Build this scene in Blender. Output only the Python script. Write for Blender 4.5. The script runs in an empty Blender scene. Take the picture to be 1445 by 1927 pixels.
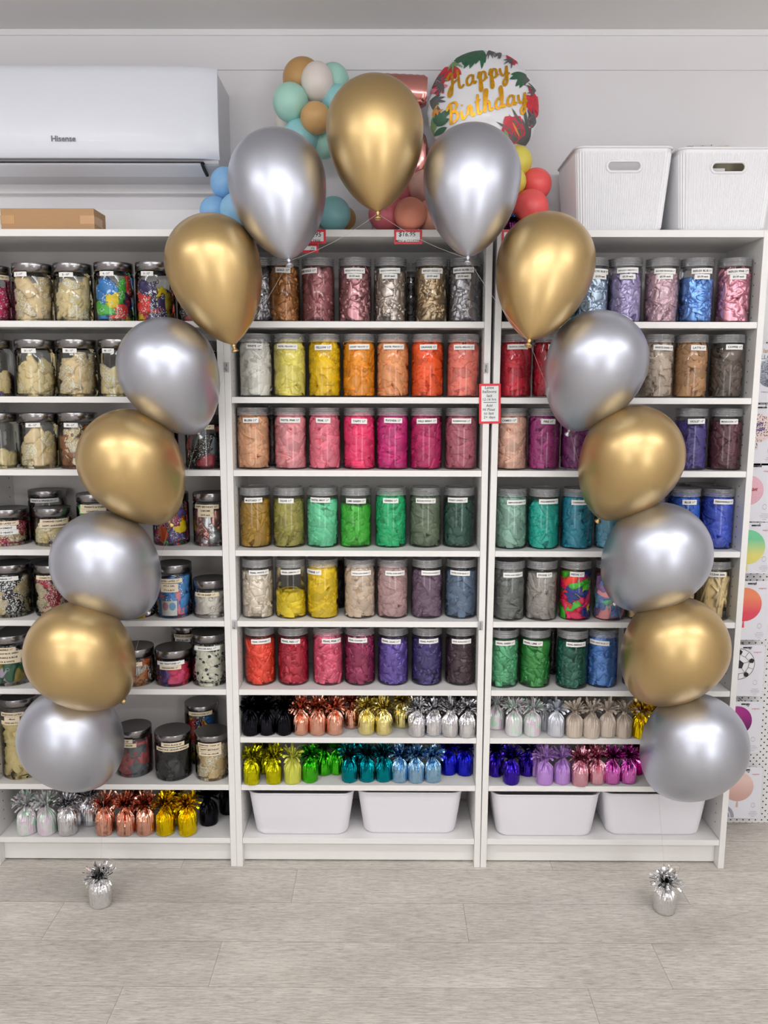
import bpy, bmesh, math, random
from math import sin, cos, pi, sqrt, atan2, radians
from mathutils import Vector, Matrix, noise

SC = bpy.context.scene
TUBE1, TUBE2, DAY1, DAY2, EXPO = 8.0, 11.0, 48.0, 36.0, -0.98
TCOL, UPF, FBF = (0.985, 0.988, 0.995), 3.4, 0.45
COL = SC.collection
RND = random.Random(7)

# ------------------------------------------------------------------ camera (fitted to the bookcases: 0.80 x 2.02 m)
F_PX, CX, CD, CZ, PITCH, YAW, ROLL = 1520.0, 0.4921, 2.4623, 1.5444, 0.1460, 0.0042, 0.0022
R0 = Vector((cos(YAW), sin(YAW), 0))
FH = Vector((-sin(YAW), cos(YAW), 0))
FWD = FH * cos(PITCH) + Vector((0, 0, -sin(PITCH)))
U0 = FH * sin(PITCH) + Vector((0, 0, cos(PITCH)))
RIGHT = R0 * cos(ROLL) + U0 * sin(ROLL)
UP = U0 * cos(ROLL) - R0 * sin(ROLL)
EYE = Vector((CX, -CD, CZ))


def ray(px, py):
    return FWD + RIGHT * ((px - 722.5) / F_PX) - UP * ((py - 963.5) / F_PX)


def at(px, py, Y):
    d = ray(px, py)
    return EYE + d * ((Y - EYE.y) / d.y)


def atz(px, py, Z):
    d = ray(px, py)
    return EYE + d * ((Z - EYE.z) / d.z)


def ppm(p):
    """photo pixels per metre at a place"""
    return F_PX / (p - EYE).dot(FWD)


cam = bpy.data.cameras.new('camera')
camo = bpy.data.objects.new('camera', cam)
COL.objects.link(camo)
M = Matrix((RIGHT, UP, -FWD)).transposed().to_4x4()
M.translation = EYE
camo.matrix_world = M
cam.sensor_fit = 'VERTICAL'
cam.sensor_height = 24.0
cam.lens = F_PX / 1927.0 * 24.0
cam.clip_start = 0.05
SC.camera = camo


# ------------------------------------------------------------------ helpers
def lin(c):
    return tuple((x / 255 / 12.92) if x / 255 <= 0.04045 else ((x / 255 + 0.055) / 1.055) ** 2.4 for x in c)


def thing(name, label, cat, loc=(0, 0, 0), rotz=0.0, group=None):
    o = bpy.data.objects.new(name, None)
    o.empty_display_size = 0.05
    o.location = loc
    o.rotation_euler = (0, 0, rotz)
    COL.objects.link(o)
    return tag(o, label, cat, group)


def tag(o, label, cat, group=None, kind=None):
    if label:
        o['label'] = label
    if cat:
        o['category'] = cat
    if group:
        o['group'] = group
    if kind:
        o['kind'] = kind
    return o


def link(name, mesh, mats=None, parent=None, loc=None, rot=None):
    o = bpy.data.objects.new(name, mesh)
    COL.objects.link(o)
    if parent is not None:
        o.parent = parent
    if loc is not None:
        o.location = loc
    if rot is not None:
        o.rotation_euler = rot
    if mats is not None:
        setmats(o, mats)
    return o


def setmats(o, mats):
    if not isinstance(mats, (list, tuple)):
        mats = [mats]
    me = o.data
    while len(me.materials) < len(mats):
        me.materials.append(mats[len(me.materials)])
    for i in range(len(me.materials)):
        o.material_slots[i].link = 'OBJECT'
        o.material_slots[i].material = mats[min(i, len(mats) - 1)]


class MB:
    """collects shapes of ONE part and makes one mesh of them"""

    def __init__(s):
        s.v, s.f, s.m, s.sm = [], [], [], []

    def add(s, vs, fs, mi=0, smooth=False, mat=None):
        b = len(s.v)
        if mat is not None:
            vs = [mat @ Vector(p) for p in vs]
        s.v += [tuple(p) for p in vs]
        s.f += [tuple(b + i for i in f) for f in fs]
        s.m += [mi] * len(fs)
        s.sm += [smooth] * len(fs)

    def box(s, lo, hi, mi=0, c=0.0, mat=None):
        x0, y0, z0 = lo
        x1, y1, z1 = hi
        if c <= 0:
            vs = [(x, y, z) for x in (x0, x1) for y in (y0, y1) for z in (z0, z1)]
            fs = [(0, 1, 3, 2), (4, 6, 7, 5), (0, 4, 5, 1), (2, 3, 7, 6), (0, 2, 6, 4), (1, 5, 7, 3)]
            s.add(vs, fs, mi, False, mat)
            return
        bm = bmesh.new()
        bmesh.ops.create_cube(bm, size=1)
        for v in bm.verts:
            v.co = Vector(((x0 + x1) / 2 + v.co.x * (x1 - x0), (y0 + y1) / 2 + v.co.y * (y1 - y0), (z0 + z1) / 2 + v.co.z * (z1 - z0)))
        bmesh.ops.bevel(bm, geom=bm.edges[:], offset=c, segments=2, affect='EDGES', profile=0.5)
        bm.verts.index_update()
        s.add([v.co.copy() for v in bm.verts], [[v.index for v in f.verts] for f in bm.faces], mi, False, mat)
        bm.free()

    def lathe(s, prof, n=32, mi=0, smooth=True, mat=None, caps=True):
        vs, fs = [], []
        for r, z in prof:
            for k in range(n):
                a = 2 * pi * k / n
                vs.append((r * cos(a), r * sin(a), z))
        for i in range(len(prof) - 1):
            for k in range(n):
                k2 = (k + 1) % n
                fs.append((i * n + k, i * n + k2, (i + 1) * n + k2, (i + 1) * n + k))
        if caps:
            if prof[0][0] > 1e-5:
                fs.append(tuple(range(n - 1, -1, -1)))
            if prof[-1][0] > 1e-5:
                fs.append(tuple((len(prof) - 1) * n + k for k in range(n)))
        s.add(vs, fs, mi, smooth, mat)

    def tube(s, pts, r, n=8, mi=0, closed=False, smooth=True, mat=None):
        pts = [Vector(p) for p in pts]
        m = len(pts)
        rr = r if isinstance(r, (list, tuple)) else [r] * m
        vs, fs = [], []
        nrm = None
        for i, p in enumerate(pts):
            a = pts[(i - 1) % m] if (closed or i > 0) else p
            b = pts[(i + 1) % m] if (closed or i < m - 1) else p
            t = (b - a)
            t = t.normalized() if t.length > 1e-9 else Vector((0, 0, 1))
            if nrm is None:
                nrm = t.orthogonal().normalized()
            nrm = nrm - t * nrm.dot(t)
            nrm = nrm.normalized() if nrm.length > 1e-6 else t.orthogonal().normalized()
            bn = t.cross(nrm)
            for k in range(n):
                an = 2 * pi * k / n
                vs.append(p + (nrm * cos(an) + bn * sin(an)) * rr[i])
        for i in range(m if closed else m - 1):
            j = (i + 1) % m
            for k in range(n):
                k2 = (k + 1) % n
                fs.append((i * n + k, i * n + k2, j * n + k2, j * n + k))
        if not closed:
            fs.append(tuple(range(n - 1, -1, -1)))
            fs.append(tuple((m - 1) * n + k for k in range(n)))
        s.add(vs, fs, mi, smooth, mat)

    def grid(s, fn, nu, nv, mi=0, smooth=True, closeu=False, mat=None):
        vs = [fn(i / (nu if closeu else nu - 1), j / (nv - 1)) for i in range(nu) for j in range(nv)]
        fs = []
        for i in range(nu if closeu else nu - 1):
            i2 = (i + 1) % nu
            for j in range(nv - 1):
                fs.append((i * nv + j, i2 * nv + j, i2 * nv + j + 1, i * nv + j + 1))
        s.add(vs, fs, mi, smooth, mat)

    def mesh(s, name):
        me = bpy.data.meshes.new(name)
        me.from_pydata(s.v, [], s.f)
        me.polygons.foreach_set('material_index', s.m)
        me.polygons.foreach_set('use_smooth', s.sm)
        me.update()
        return me

    def build(s, name, mats, parent=None, loc=None, rot=None, label=None):
        me = s.mesh(name)
        ms = mats if isinstance(mats, (list, tuple)) else [mats]
        for m in ms:
            me.materials.append(m)
        o = link(name, me, None, parent, loc, rot)
        if label:
            o['label'] = label
        return o


def struct(name, mb, mats):
    o = mb.build(name, mats)
    o['kind'] = 'structure'
    return o


# ------------------------------------------------------------------ materials
MATS = {}


class NT:
    def __init__(s, m):
        m.use_nodes = True
        s.t = m.node_tree
        s.t.nodes.clear()
        s.out = s.t.nodes.new('ShaderNodeOutputMaterial')

    def n(s, typ, **kw):
        nd = s.t.nodes.new('ShaderNode' + typ)
        for k, v in kw.items():
            if k in nd.inputs.keys():
                nd.inputs[k].default_value = v
            else:
                setattr(nd, k, v)
        return nd

    def l(s, a, b):
        s.t.links.new(a, b)

    def math(s, op, a, b=None, c=None):
        nd = s.n('Math', operation=op)
        for i, x in enumerate((a, b, c)):
            if x is None:
                continue
            if hasattr(x, 'default_value') and hasattr(x, 'is_output'):
                s.l(x, nd.inputs[i])
            else:
                nd.inputs[i].default_value = x
        return nd.outputs[0]

    def mixc(s, f, a, b):
        nd = s.n('Mix', data_type='RGBA')
        for sock, x in ((nd.inputs['Factor'], f), (nd.inputs[6], a), (nd.inputs[7], b)):
            if hasattr(x, 'is_output'):
                s.l(x, sock)
            else:
                sock.default_value = (*x, 1) if isinstance(x, tuple) and len(x) == 3 else x
        return nd.outputs[2]


def mat(name, rgb, rough=0.5, metal=0.0, spec=0.5, coat=0.0, coat_rough=0.1, bump=0.0, bscale=200.0, vary=0.03, vscale=8.0, stretch=None, island=0.0, sheen=0.0, raw=False, dist=0.001):
    if name in MATS:
        return MATS[name]
    m = bpy.data.materials.new(name)
    t = NT(m)
    p = t.n('BsdfPrincipled', Roughness=rough, Metallic=metal)
    p.inputs['Specular IOR Level'].default_value = spec
    p.inputs['Coat Weight'].default_value = coat
    p.inputs['Coat Roughness'].default_value = coat_rough
    if sheen:
        p.inputs['Sheen Weight'].default_value = sheen
    c = lin(rgb) if not raw else rgb
    tc = t.n('TexCoord')
    src = tc.outputs['Object']
    if stretch:
        mp = t.n('Mapping')
        mp.inputs['Scale'].default_value = stretch
        t.l(src, mp.inputs['Vector'])
        src = mp.outputs['Vector']
    nz = t.n('TexNoise', Scale=vscale, Detail=3.0)
    t.l(src, nz.inputs['Vector'])
    f = nz.outputs['Fac']
    lo = tuple(max(0, x * (1 - 2 * vary)) for x in c)
    hi = tuple(min(1, x * (1 + 2 * vary)) for x in c)
    col = t.mixc(f, lo, hi)
    if island:
        gm = t.n('NewGeometry')
        v = t.math('MULTIPLY_ADD', gm.outputs['Random Per Island'], 2 * island, 1 - island)
        hs = t.n('HueSaturation')
        t.l(v, hs.inputs['Value'])
        t.l(col, hs.inputs['Color'])
        col = hs.outputs['Color']
    t.l(col, p.inputs['Base Color'])
    if bump:
        n2 = t.n('TexNoise', Scale=bscale, Detail=2.0)
        t.l(src, n2.inputs['Vector'])
        b = t.n('Bump', Strength=bump, Distance=dist)
        t.l(n2.outputs['Fac'], b.inputs['Height'])
        t.l(b.outputs['Normal'], p.inputs['Normal'])
    t.l(p.outputs[0], t.out.inputs['Surface'])
    MATS[name] = m
    return m


def clear_mat(name, tint=(0.97, 0.98, 0.98), refl=1.0, rough=0.03, haze=0.0, hazecol=(0.8, 0.82, 0.85)):
    """thin clear wall: see-through, with a Fresnel reflection"""
    m = bpy.data.materials.new(name)
    t = NT(m)
    tr = t.n('BsdfTransparent', Color=(*tint, 1))
    gl = t.n('BsdfGlossy', Roughness=rough, Color=(1, 1, 1, 1))
    fr = t.n('Fresnel', IOR=1.45)
    nz = t.n('TexNoise', Scale=35.0, Detail=1.0)
    tc = t.n('TexCoord')
    t.l(tc.outputs['Object'], nz.inputs['Vector'])
    bp = t.n('Bump', Strength=0.05, Distance=0.002)
    t.l(nz.outputs['Fac'], bp.inputs['Height'])
    t.l(bp.outputs['Normal'], gl.inputs['Normal'])
    base = tr.outputs[0]
    if haze:
        df = t.n('BsdfDiffuse', Color=(*hazecol, 1))
        mx = t.n('MixShader', Fac=haze)
        t.l(tr.outputs[0], mx.inputs[1])
        t.l(df.outputs[0], mx.inputs[2])
        base = mx.outputs[0]
    mix = t.n('MixShader')
    t.l(t.math('MULTIPLY', fr.outputs[0], refl), mix.inputs[0])
    t.l(base, mix.inputs[1])
    t.l(gl.outputs[0], mix.inputs[2])
    t.l(mix.outputs[0], t.out.inputs['Surface'])
    return m


def speckle_mat(name, rgb, dot=(250, 249, 246), scale=190.0, thr=0.36, rough=0.45, metal=0.0, where=0.5, island=0.1, squash=1.0):
    """printed latex: dots of another colour in patches"""
    if name in MATS:
        return MATS[name]
    m = bpy.data.materials.new(name)
    t = NT(m)
    p = t.n('BsdfPrincipled', Roughness=rough, Metallic=metal)
    tc = t.n('TexCoord')
    vo = t.n('TexVoronoi', Scale=scale)
    t.l(tc.outputs['Object'], vo.inputs['Vector'])
    nz = t.n('TexNoise', Scale=28.0, Detail=1.0)
    t.l(tc.outputs['Object'], nz.inputs['Vector'])
    d = t.math('LESS_THAN', vo.outputs['Distance'], thr)
    w = t.math('GREATER_THAN', nz.outputs['Fac'], 1 - where)
    f = t.math('MULTIPLY', d, w)
    gm = t.n('NewGeometry')
    hs = t.n('HueSaturation')
    hs.inputs['Color'].default_value = (*lin(rgb), 1)
    t.l(t.math('MULTIPLY_ADD', gm.outputs['Random Per Island'], 2 * island, 1 - island), hs.inputs['Value'])
    t.l(t.mixc(f, hs.outputs['Color'], (*lin(dot), 1)), p.inputs['Base Color'])
    t.l(p.outputs[0], t.out.inputs['Surface'])
    MATS[name] = m
    return m


def stripe_mat(name, rgb, dark=(25, 22, 20), scale=90.0):
    if name in MATS:
        return MATS[name]
    m = bpy.data.materials.new(name)
    t = NT(m)
    p = t.n('BsdfPrincipled', Roughness=0.45)
    tc = t.n('TexCoord')
    w = t.n('TexWave', Scale=scale, Distortion=6.0)
    w.inputs['Detail Scale'].default_value = 0.4
    t.l(tc.outputs['Object'], w.inputs['Vector'])
    f = t.math('GREATER_THAN', w.outputs['Fac'], 0.62)
    t.l(t.mixc(f, (*lin(rgb), 1), (*lin(dark), 1)), p.inputs['Base Color'])
    t.l(p.outputs[0], t.out.inputs['Surface'])
    MATS[name] = m
    return m


WHITE_FOIL = mat('white_laminate', (240, 238, 236), rough=0.42, vary=0.012, vscale=6, stretch=(1.5, 1, 14), bump=0.06, bscale=160)
PINHOLE = mat('pin_hole_dark', (70, 66, 62), rough=0.8)
BACKBOARD = mat('back_board_white', (226, 222, 220), rough=0.55, vary=0.01)
WALLM = mat('painted_wall', (236, 234, 238), rough=0.7, vary=0.012, vscale=2.5, bump=0.08, bscale=90)
CEILM = mat('painted_ceiling', (238, 237, 237), rough=0.8, vary=0.02, vscale=3)
TRIMM = mat('gloss_trim', (240, 239, 241), rough=0.35, vary=0.01)
ROOMM = mat('shop_wall_paint', (206, 201, 198), rough=0.8, vary=0.05, vscale=1.2)
PLASTIC = clear_mat('clear_plastic', tint=(0.985, 0.982, 0.978), refl=0.75, rough=0.05)
LIDPLASTIC = clear_mat('clear_lid_plastic', tint=(0.965, 0.97, 0.98), refl=1.8, rough=0.09, haze=0.20, hazecol=(0.93, 0.94, 0.97))
GLASS = clear_mat('jar_glass', tint=(0.955, 0.97, 0.965), refl=1.1, rough=0.02)
STEEL = mat('brushed_steel', (146, 144, 146), rough=0.22, metal=1.0, vary=0.04, vscale=30, stretch=(1, 1, 30))
STEELTOP = mat('brushed_steel_top', (128, 127, 129), rough=0.38, metal=1.0, vary=0.05, vscale=40)
STICKER = mat('white_sticker', (246, 245, 242), rough=0.55, vary=0.01)
CREAMSTICK = mat('cream_sticker', (238, 222, 192), rough=0.55, vary=0.015)
INK = mat('black_ink', (22, 22, 24), rough=0.6)
CARDBOARD = mat('brown_cardboard', (178, 141, 102), rough=0.75, vary=0.05, vscale=60, stretch=(1, 1, 8))
TAPE = mat('packing_tape', (186, 138, 84), rough=0.25, vary=0.03)
BINWHITE = mat('bin_plastic', (240, 240, 244), rough=0.35, vary=0.008)
TUBWHITE = mat('tub_plastic', (232, 229, 236), rough=0.32, vary=0.01)
REDPAPER = mat('red_border_card', (214, 38, 58), rough=0.4, vary=0.02)
CARDWHITE = mat('laminated_card', (238, 240, 240), rough=0.25, vary=0.01)
CHROME = mat('hook_chrome', (150, 150, 152), rough=0.2, metal=1.0)
BLACKGAP = mat('dark_slot', (18, 18, 20), rough=0.7)
NYLON = mat('nylon_line', (196, 190, 182), rough=0.35)


# ------------------------------------------------------------------ lettering
TXT = {}


def text_raw(s, bold=0.012, res=2):
    key = (s, bold, res)
    if key in TXT:
        return TXT[key]
    cu = bpy.data.curves.new('tmp', 'FONT')
    cu.body = s
    cu.align_x = 'CENTER'
    cu.align_y = 'CENTER'
    cu.resolution_u = res
    cu.offset = bold
    o = bpy.data.objects.new('tmp', cu)
    COL.objects.link(o)
    dg = bpy.context.evaluated_depsgraph_get()
    me = bpy.data.meshes.new_from_object(o.evaluated_get(dg))
    vs = [v.co.copy() for v in me.vertices]
    fs = [tuple(p.vertices) for p in me.polygons]
    bpy.data.objects.remove(o)
    bpy.data.curves.remove(cu)
    bpy.data.meshes.remove(me)
    TXT[key] = (vs, fs)
    return TXT[key]


def text_fit(s, w, h, bold=0.012, shear=0.0):
    """flat glyphs (x,y) scaled to at most w x h, centred"""
    vs, fs = text_raw(s, bold)
    if not vs:
        return [], []
    x0, x1 = min(v.x for v in vs), max(v.x for v in vs)
    y0, y1 = min(v.y for v in vs), max(v.y for v in vs)
    k = min(w / max(1e-6, x1 - x0), h / max(1e-6, max(y1 - y0, 0.6)))
    cx, cy = (x0 + x1) / 2, (y0 + y1) / 2
    return [((v.x - cx) * k + shear * (v.y - cy) * k, (v.y - cy) * k) for v in vs], fs


# ------------------------------------------------------------------ room shell
YW = 0.30            # the wall behind the bookcases
ZC = at(722, 57, YW).z
XL, XR, YB = -2.4, 3.3, -4.6
zb = at(1100, 133, YW).z     # lower edge of the bulkhead

mb = MB(); mb.box((XL, YW, 0), (XR, YW + 0.1, ZC + 0.1)); struct('wall_back', mb, WALLM)
mb = MB(); mb.box((XL - 0.1, YB, 0), (XL, YW + 0.1, ZC)); struct('wall_left', mb, ROOMM)
mb = MB(); mb.box((XR, YB, 0), (XR + 0.1, YW + 0.1, ZC)); struct('wall_right', mb, ROOMM)
mb = MB(); mb.box((XL, YB - 0.1, 0), (XR, YB, ZC)); struct('wall_front', mb, ROOMM)
mb = MB(); mb.box((XL, YB, ZC), (XR, YW + 0.1, ZC + 0.1)); struct('ceiling', mb, CEILM)
mb = MB(); mb.box((XL, YW - 0.012, at(722, 66, YW - 0.012).z), (XR, YW + 0.01, ZC), c=0.002); struct('trim_1', mb, TRIMM)
mb = MB(); mb.box((XL, YW - 0.006, zb), (XR, YW + 0.01, ZC), c=0.001); struct('trim_2', mb, WALLM)
# boards on the wall under the air conditioner and behind the clusters
xa, xb = -1.2, at(700, 410, YW - 0.02).x
mb = MB(); mb.box((xa, YW - 0.02, 1.98), (xb, YW + 0.01, at(300, 393, YW - 0.02).z), c=0.002); struct('trim_3', mb, TRIMM)
mb = MB(); mb.box((xa, YW - 0.03, at(200, 364, YW - 0.03).z), (at(405, 350, YW - 0.03).x, YW + 0.01, at(200, 341, YW - 0.03).z), c=0.001); struct('trim_4', mb, TRIMM)


def floor_material():
    m = bpy.data.materials.new('oak_look_vinyl_planks')
    t = NT(m)
    p = t.n('BsdfPrincipled', Roughness=0.42)
    p.inputs['Specular IOR Level'].default_value = 0.35
    g = t.n('NewGeometry')
    sp = t.n('SeparateXYZ')
    t.l(g.outputs['Position'], sp.inputs[0])
    X, Y = sp.outputs[0], sp.outputs[1]
    PW, Y0, LEN = PLANK_W, PLANK_Y0, PLANK_L
    rowf = t.math('DIVIDE', t.math('SUBTRACT', Y, Y0), PW)
    row = t.math('FLOOR', rowf)
    fy = t.math('SUBTRACT', rowf, row)
    cr = t.n('ValToRGB')
    cr.color_ramp.interpolation = 'CONSTANT'
    N = 30
    els = cr.color_ramp.elements
    offs = [RND.random() for _ in range(N)]
    for r, xj in PLANK_JOINT.items():
        offs[r + 28] = (xj / LEN) % 1.0
    els[0].position = 0
    els[0].color = (offs[0],) * 3 + (1,)
    els[1].position = 1 / N
    els[1].color = (offs[1],) * 3 + (1,)
    for i in range(2, N):
        e = els.new(i / N)
        e.color = (offs[i],) * 3 + (1,)
    t.l(t.math('DIVIDE', t.math('ADD', row, 28.5), float(N)), cr.inputs[0])
    xs = t.math('SUBTRACT', t.math('DIVIDE', X, LEN), cr.outputs[0])
    colu = t.math('FLOOR', xs)
    fx = t.math('SUBTRACT', xs, colu)
    cmb = t.n('CombineXYZ')
    t.l(row, cmb.inputs[0]); t.l(colu, cmb.inputs[1])
    wn = t.n('TexWhiteNoise')
    t.l(cmb.outputs[0], wn.inputs['Vector'])
    # grain
    gv = t.n('CombineXYZ')
    t.l(t.math('MULTIPLY_ADD', wn.outputs['Value'], 13.0, X), gv.inputs[0])
    t.l(t.math('MULTIPLY', Y, 11.0), gv.inputs[1])
    n1 = t.n('TexNoise', Scale=17.0, Detail=8.0, Roughness=0.78)
    t.l(gv.outputs[0], n1.inputs['Vector'])
    gv2 = t.n('CombineXYZ')
    t.l(t.math('MULTIPLY_ADD', wn.outputs['Value'], 7.0, X), gv2.inputs[0])
    t.l(t.math('MULTIPLY', Y, 17.0), gv2.inputs[1])
    n2 = t.n('TexNoise', Scale=30.0, Detail=3.0, Roughness=0.6)
    t.l(gv2.outputs[0], n2.inputs['Vector'])
    gv3 = t.n('CombineXYZ')
    t.l(X, gv3.inputs[0]); t.l(t.math('MULTIPLY', Y, 3.0), gv3.inputs[1]); t.l(wn.outputs['Value'], gv3.inputs[2])
    n3 = t.n('TexNoise', Scale=2.4, Detail=3.0)
    t.l(gv3.outputs[0], n3.inputs['Vector'])
    ramp = t.n('ValToRGB')
    e = ramp.color_ramp.elements
    e[0].position, e[0].color = 0.33, (*lin((160, 153, 144)), 1)
    e[1].position, e[1].color = 0.62, (*lin((234, 228, 219)), 1)
    t.l(t.math('ADD', t.math('MULTIPLY', n1.outputs['Fac'], 0.72), t.math('MULTIPLY', n3.outputs['Fac'], 0.28)), ramp.inputs[0])
    dk = t.math('MULTIPLY', t.math('SMOOTH_MIN', t.math('MULTIPLY', t.math('SUBTRACT', n2.outputs['Fac'], 0.56), 9.0), 1.0, 0.1), 0.72)
    dk = t.math('MAXIMUM', dk, 0.0)
    col = t.mixc(dk, ramp.outputs[0], (*lin((122, 114, 105)), 1))
    hs = t.n('HueSaturation')
    t.l(t.math('MULTIPLY_ADD', wn.outputs['Value'], 0.14, 0.93), hs.inputs['Value'])
    t.l(col, hs.inputs['Color'])
    # seams
    sy = t.math('LESS_THAN', fy, 0.0016 / PW)
    sx = t.math('LESS_THAN', fx, 0.0016 / LEN)
    seam = t.math('MULTIPLY', t.math('MAXIMUM', sy, sx), 0.6)
    t.l(t.mixc(seam, hs.outputs['Color'], (*lin((96, 86, 76)), 1)), p.inputs['Base Color'])
    b = t.n('Bump', Strength=0.12, Distance=0.001)
    t.l(n2.outputs['Fac'], b.inputs['Height'])
    t.l(b.outputs['Normal'], p.inputs['Normal'])
    t.l(p.outputs[0], t.out.inputs['Surface'])
    return m


# seams read off the floor: rows of planks run along the bookcases
PLANK_Y0 = atz(722, 1636.5, 0).y
PLANK_W = (atz(722, 1636.5, 0).y - atz(722, 1859, 0).y) / 3.0
PLANK_L = 1.22
PLANK_JOINT = {0: atz(1037, 1630, 0).x, -1: atz(553, 1668, 0).x, -2: atz(876, 1735, 0).x, -3: atz(404, 1815, 0).x, -4: atz(215, 1893, 0).x}
mb = MB(); mb.box((XL, YB, -0.05), (XR, YW + 0.1, 0)); struct('floor', mb, floor_material())

# ------------------------------------------------------------------ bookcases
W, H, DEP, TH = 0.80, 2.02, 0.28, 0.0185
ZS = {1: 1.7378, 2: 1.5138, 3: 1.2918, 4: 1.0419, 5: 0.8152, 6: 0.5899, 7: 0.4294, 8: 0.2663, 9: 0.0804}
ZT = {k: v + TH for k, v in ZS.items()}          # upper faces


def bookcase(x0, label, shelves, lean=0.0):
    b = thing('bookcase', label, 'bookcase', (x0, 0, 0), 0, 'white bookcases in a row')
    pt = 0.0195
    for s in (0, 1):
        xa_ = 0 if s == 0 else W - pt
        mb = MB()
        mb.box((xa_, 0, 0), (xa_ + pt, DEP, H), 0, 0.0012)
        xin = pt + 0.0004 if s == 0 else W - pt - 0.0004
        for yy in (0.045, 0.235):
            z = 0.14
            while z < 1.96:
                mb.add([(xin, yy + 0.0026 * cos(k * pi / 4), z + 0.0026 * sin(k * pi / 4)) for k in range(8)], [tuple(range(8)) if s == 0 else tuple(range(7, -1, -1))], 1)
                z += 0.032
        mb.build('side_panel', [WHITE_FOIL, PINHOLE], b)
    mb = MB(); mb.box((pt, 0.001, H - 0.021), (W - pt, DEP - 0.012, H - 0.0005), 0, 0.001); mb.build('top_panel', WHITE_FOIL, b)
    for k in shelves:
        mb = MB(); mb.box((pt + 0.0006, 0.002, ZS[k]), (W - pt - 0.0006, DEP - 0.012, ZT[k]), 0, 0.001)
        mb.build('shelf', WHITE_FOIL, b)
    mb = MB(); mb.box((pt, DEP - 0.012, 0.06), (W - pt, DEP - 0.006, H - 0.021)); mb.build('back_panel', BACKBOARD, b)
    mb = MB(); mb.box((pt, 0.032, 0.006), (W - pt, 0.05, ZS[9]), 0, 0.001); mb.build('plinth', WHITE_FOIL, b)
    if lean:
        for o in list(COL.objects):
            if o.parent == b:
                for v in o.data.vertices:
                    v.co.x += lean * v.co.z / H
    return b


bookcase(-0.8005, 'left white bookcase holding steel-lidded jars below the air conditioner', [1, 2, 3, 4, 5, 6, 8, 9])
bookcase(0.0, 'middle white bookcase with seven screw-top jars on each upper shelf', range(1, 10))
bookcase(0.8012, 'right white bookcase next to the pegboard, under the ribbed bins', range(1, 10), lean=0.011)

# ------------------------------------------------------------------ deflated balloons
def petal(mb, rnd, R, L, Wd, th0, z0, phi, zlo, zhi, base, edge=0.007, nu=15, nv=9, mi=0, ring=True, amp=0.0024, neck=False, folds=5):
    """one limp balloon lying against the wall (radius R) of a round jar, creased, edges tucked in"""
    cr = []
    for _ in range(folds):
        a = rnd.uniform(0, pi)
        cr.append((cos(a), sin(a), rnd.uniform(-0.4, 0.4) * L, rnd.choice((-1.7, -1.4, -1.2, 1)) * rnd.uniform(0.7, 1.3) * amp, rnd.uniform(0.0022, 0.0050)))
    tu, tv = rnd.uniform(-1, 1) * 0.006, rnd.uniform(-1, 1) * 0.0075
    cu = rnd.uniform(-0.9, 0.9)
    k1, k2, k3, k4 = rnd.uniform(5, 11), rnd.uniform(0, 6), rnd.uniform(5, 11), rnd.uniform(0, 6)
    tip = rnd.uniform(0.45, 0.86)
    cph, sph = cos(phi), sin(phi)
    c2 = rnd.uniform(0.85, 1.1)

    def fn(u, v):
        vv = sin(pi * (v - 0.5))
        u = 0.5 + 0.5 * sin(pi * (u - 0.5)) * 0.6 + 0.4 * (u - 0.5)
        w = Wd / 2 * (sqrt(max(0, 1 - (2 * min(u, 0.42) / 0.84 - 1) ** 2)) if u < 0.42 else 1 - tip * ((u - 0.42) / 0.58) ** 1.25)
        w = max(w, 0.0028) * (1 + (0.16 * sin(k1 * u + k2) if vv > 0 else 0.16 * sin(k3 * u + k4)))
        a = (u - 0.5) * L
        b = vv * w + cu * (u - 0.5) ** 2 * L
        s, t = a * cph - b * sph, a * sph + b * cph
        z = z0 + t
        d = base + edge * abs(vv) ** 7 * min(1, w / (Wd * 0.3)) + edge * max(0, (abs(u - 0.5) - 0.44) / 0.06) ** 2 * 0.7
        d += tu * (u - 0.5) * 2 + tv * vv
        for (ca, sa, off, am, sg) in cr:
            q = (a * ca + b * sa - off) / sg
            if abs(q) < 1:
                d -= am * (1 - abs(q)) ** 1.3
        d = max(0.0, d) if d > 0.0015 else 0.0015 * math.exp((d - 0.0015) / 0.0015)
        if z < zlo:
            d += (zlo - z) * 0.5
            z = zlo + (z - zlo) * 0.04
        if z > zhi:
            d += (z - zhi) * 0.6
            z = zhi + (z - zhi) * 0.1
        q = min(1.0, max(0.0, (z - 0.150) / 0.014)) if neck else 0
        r = max(0.004, R - d - 0.0042 * q * q * (3 - 2 * q))
        th = th0 + s / R * c2
        return (r * cos(th), r * sin(th), z)
    mb.grid(fn, nu, nv, mi)
    if ring:
        p = Vector(fn(1.0, 0.5))
        z = min(max(p.z, zlo + 0.007), zhi)
        th = atan2(p.y, p.x)
        rr = R - 0.0022 - rnd.uniform(0, 0.002)
        c = Vector((rr * cos(th), rr * sin(th), z))
        nrm = Vector((cos(th), sin(th), 0)) + Vector((rnd.uniform(-.5, .5), rnd.uniform(-.5, .5), rnd.uniform(-.5, .5)))
        nrm.normalize()
        e1 = nrm.orthogonal().normalized()
        e2 = nrm.cross(e1)
        rad = rnd.uniform(0.0046, 0.0062)
        pts = [c + (e1 * cos(k * pi / 5) + e2 * sin(k * pi / 5)) * rad - nrm * 0.001 for k in range(10)]
        mb.tube(pts, 0.0013, 5, mi, closed=True)


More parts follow.
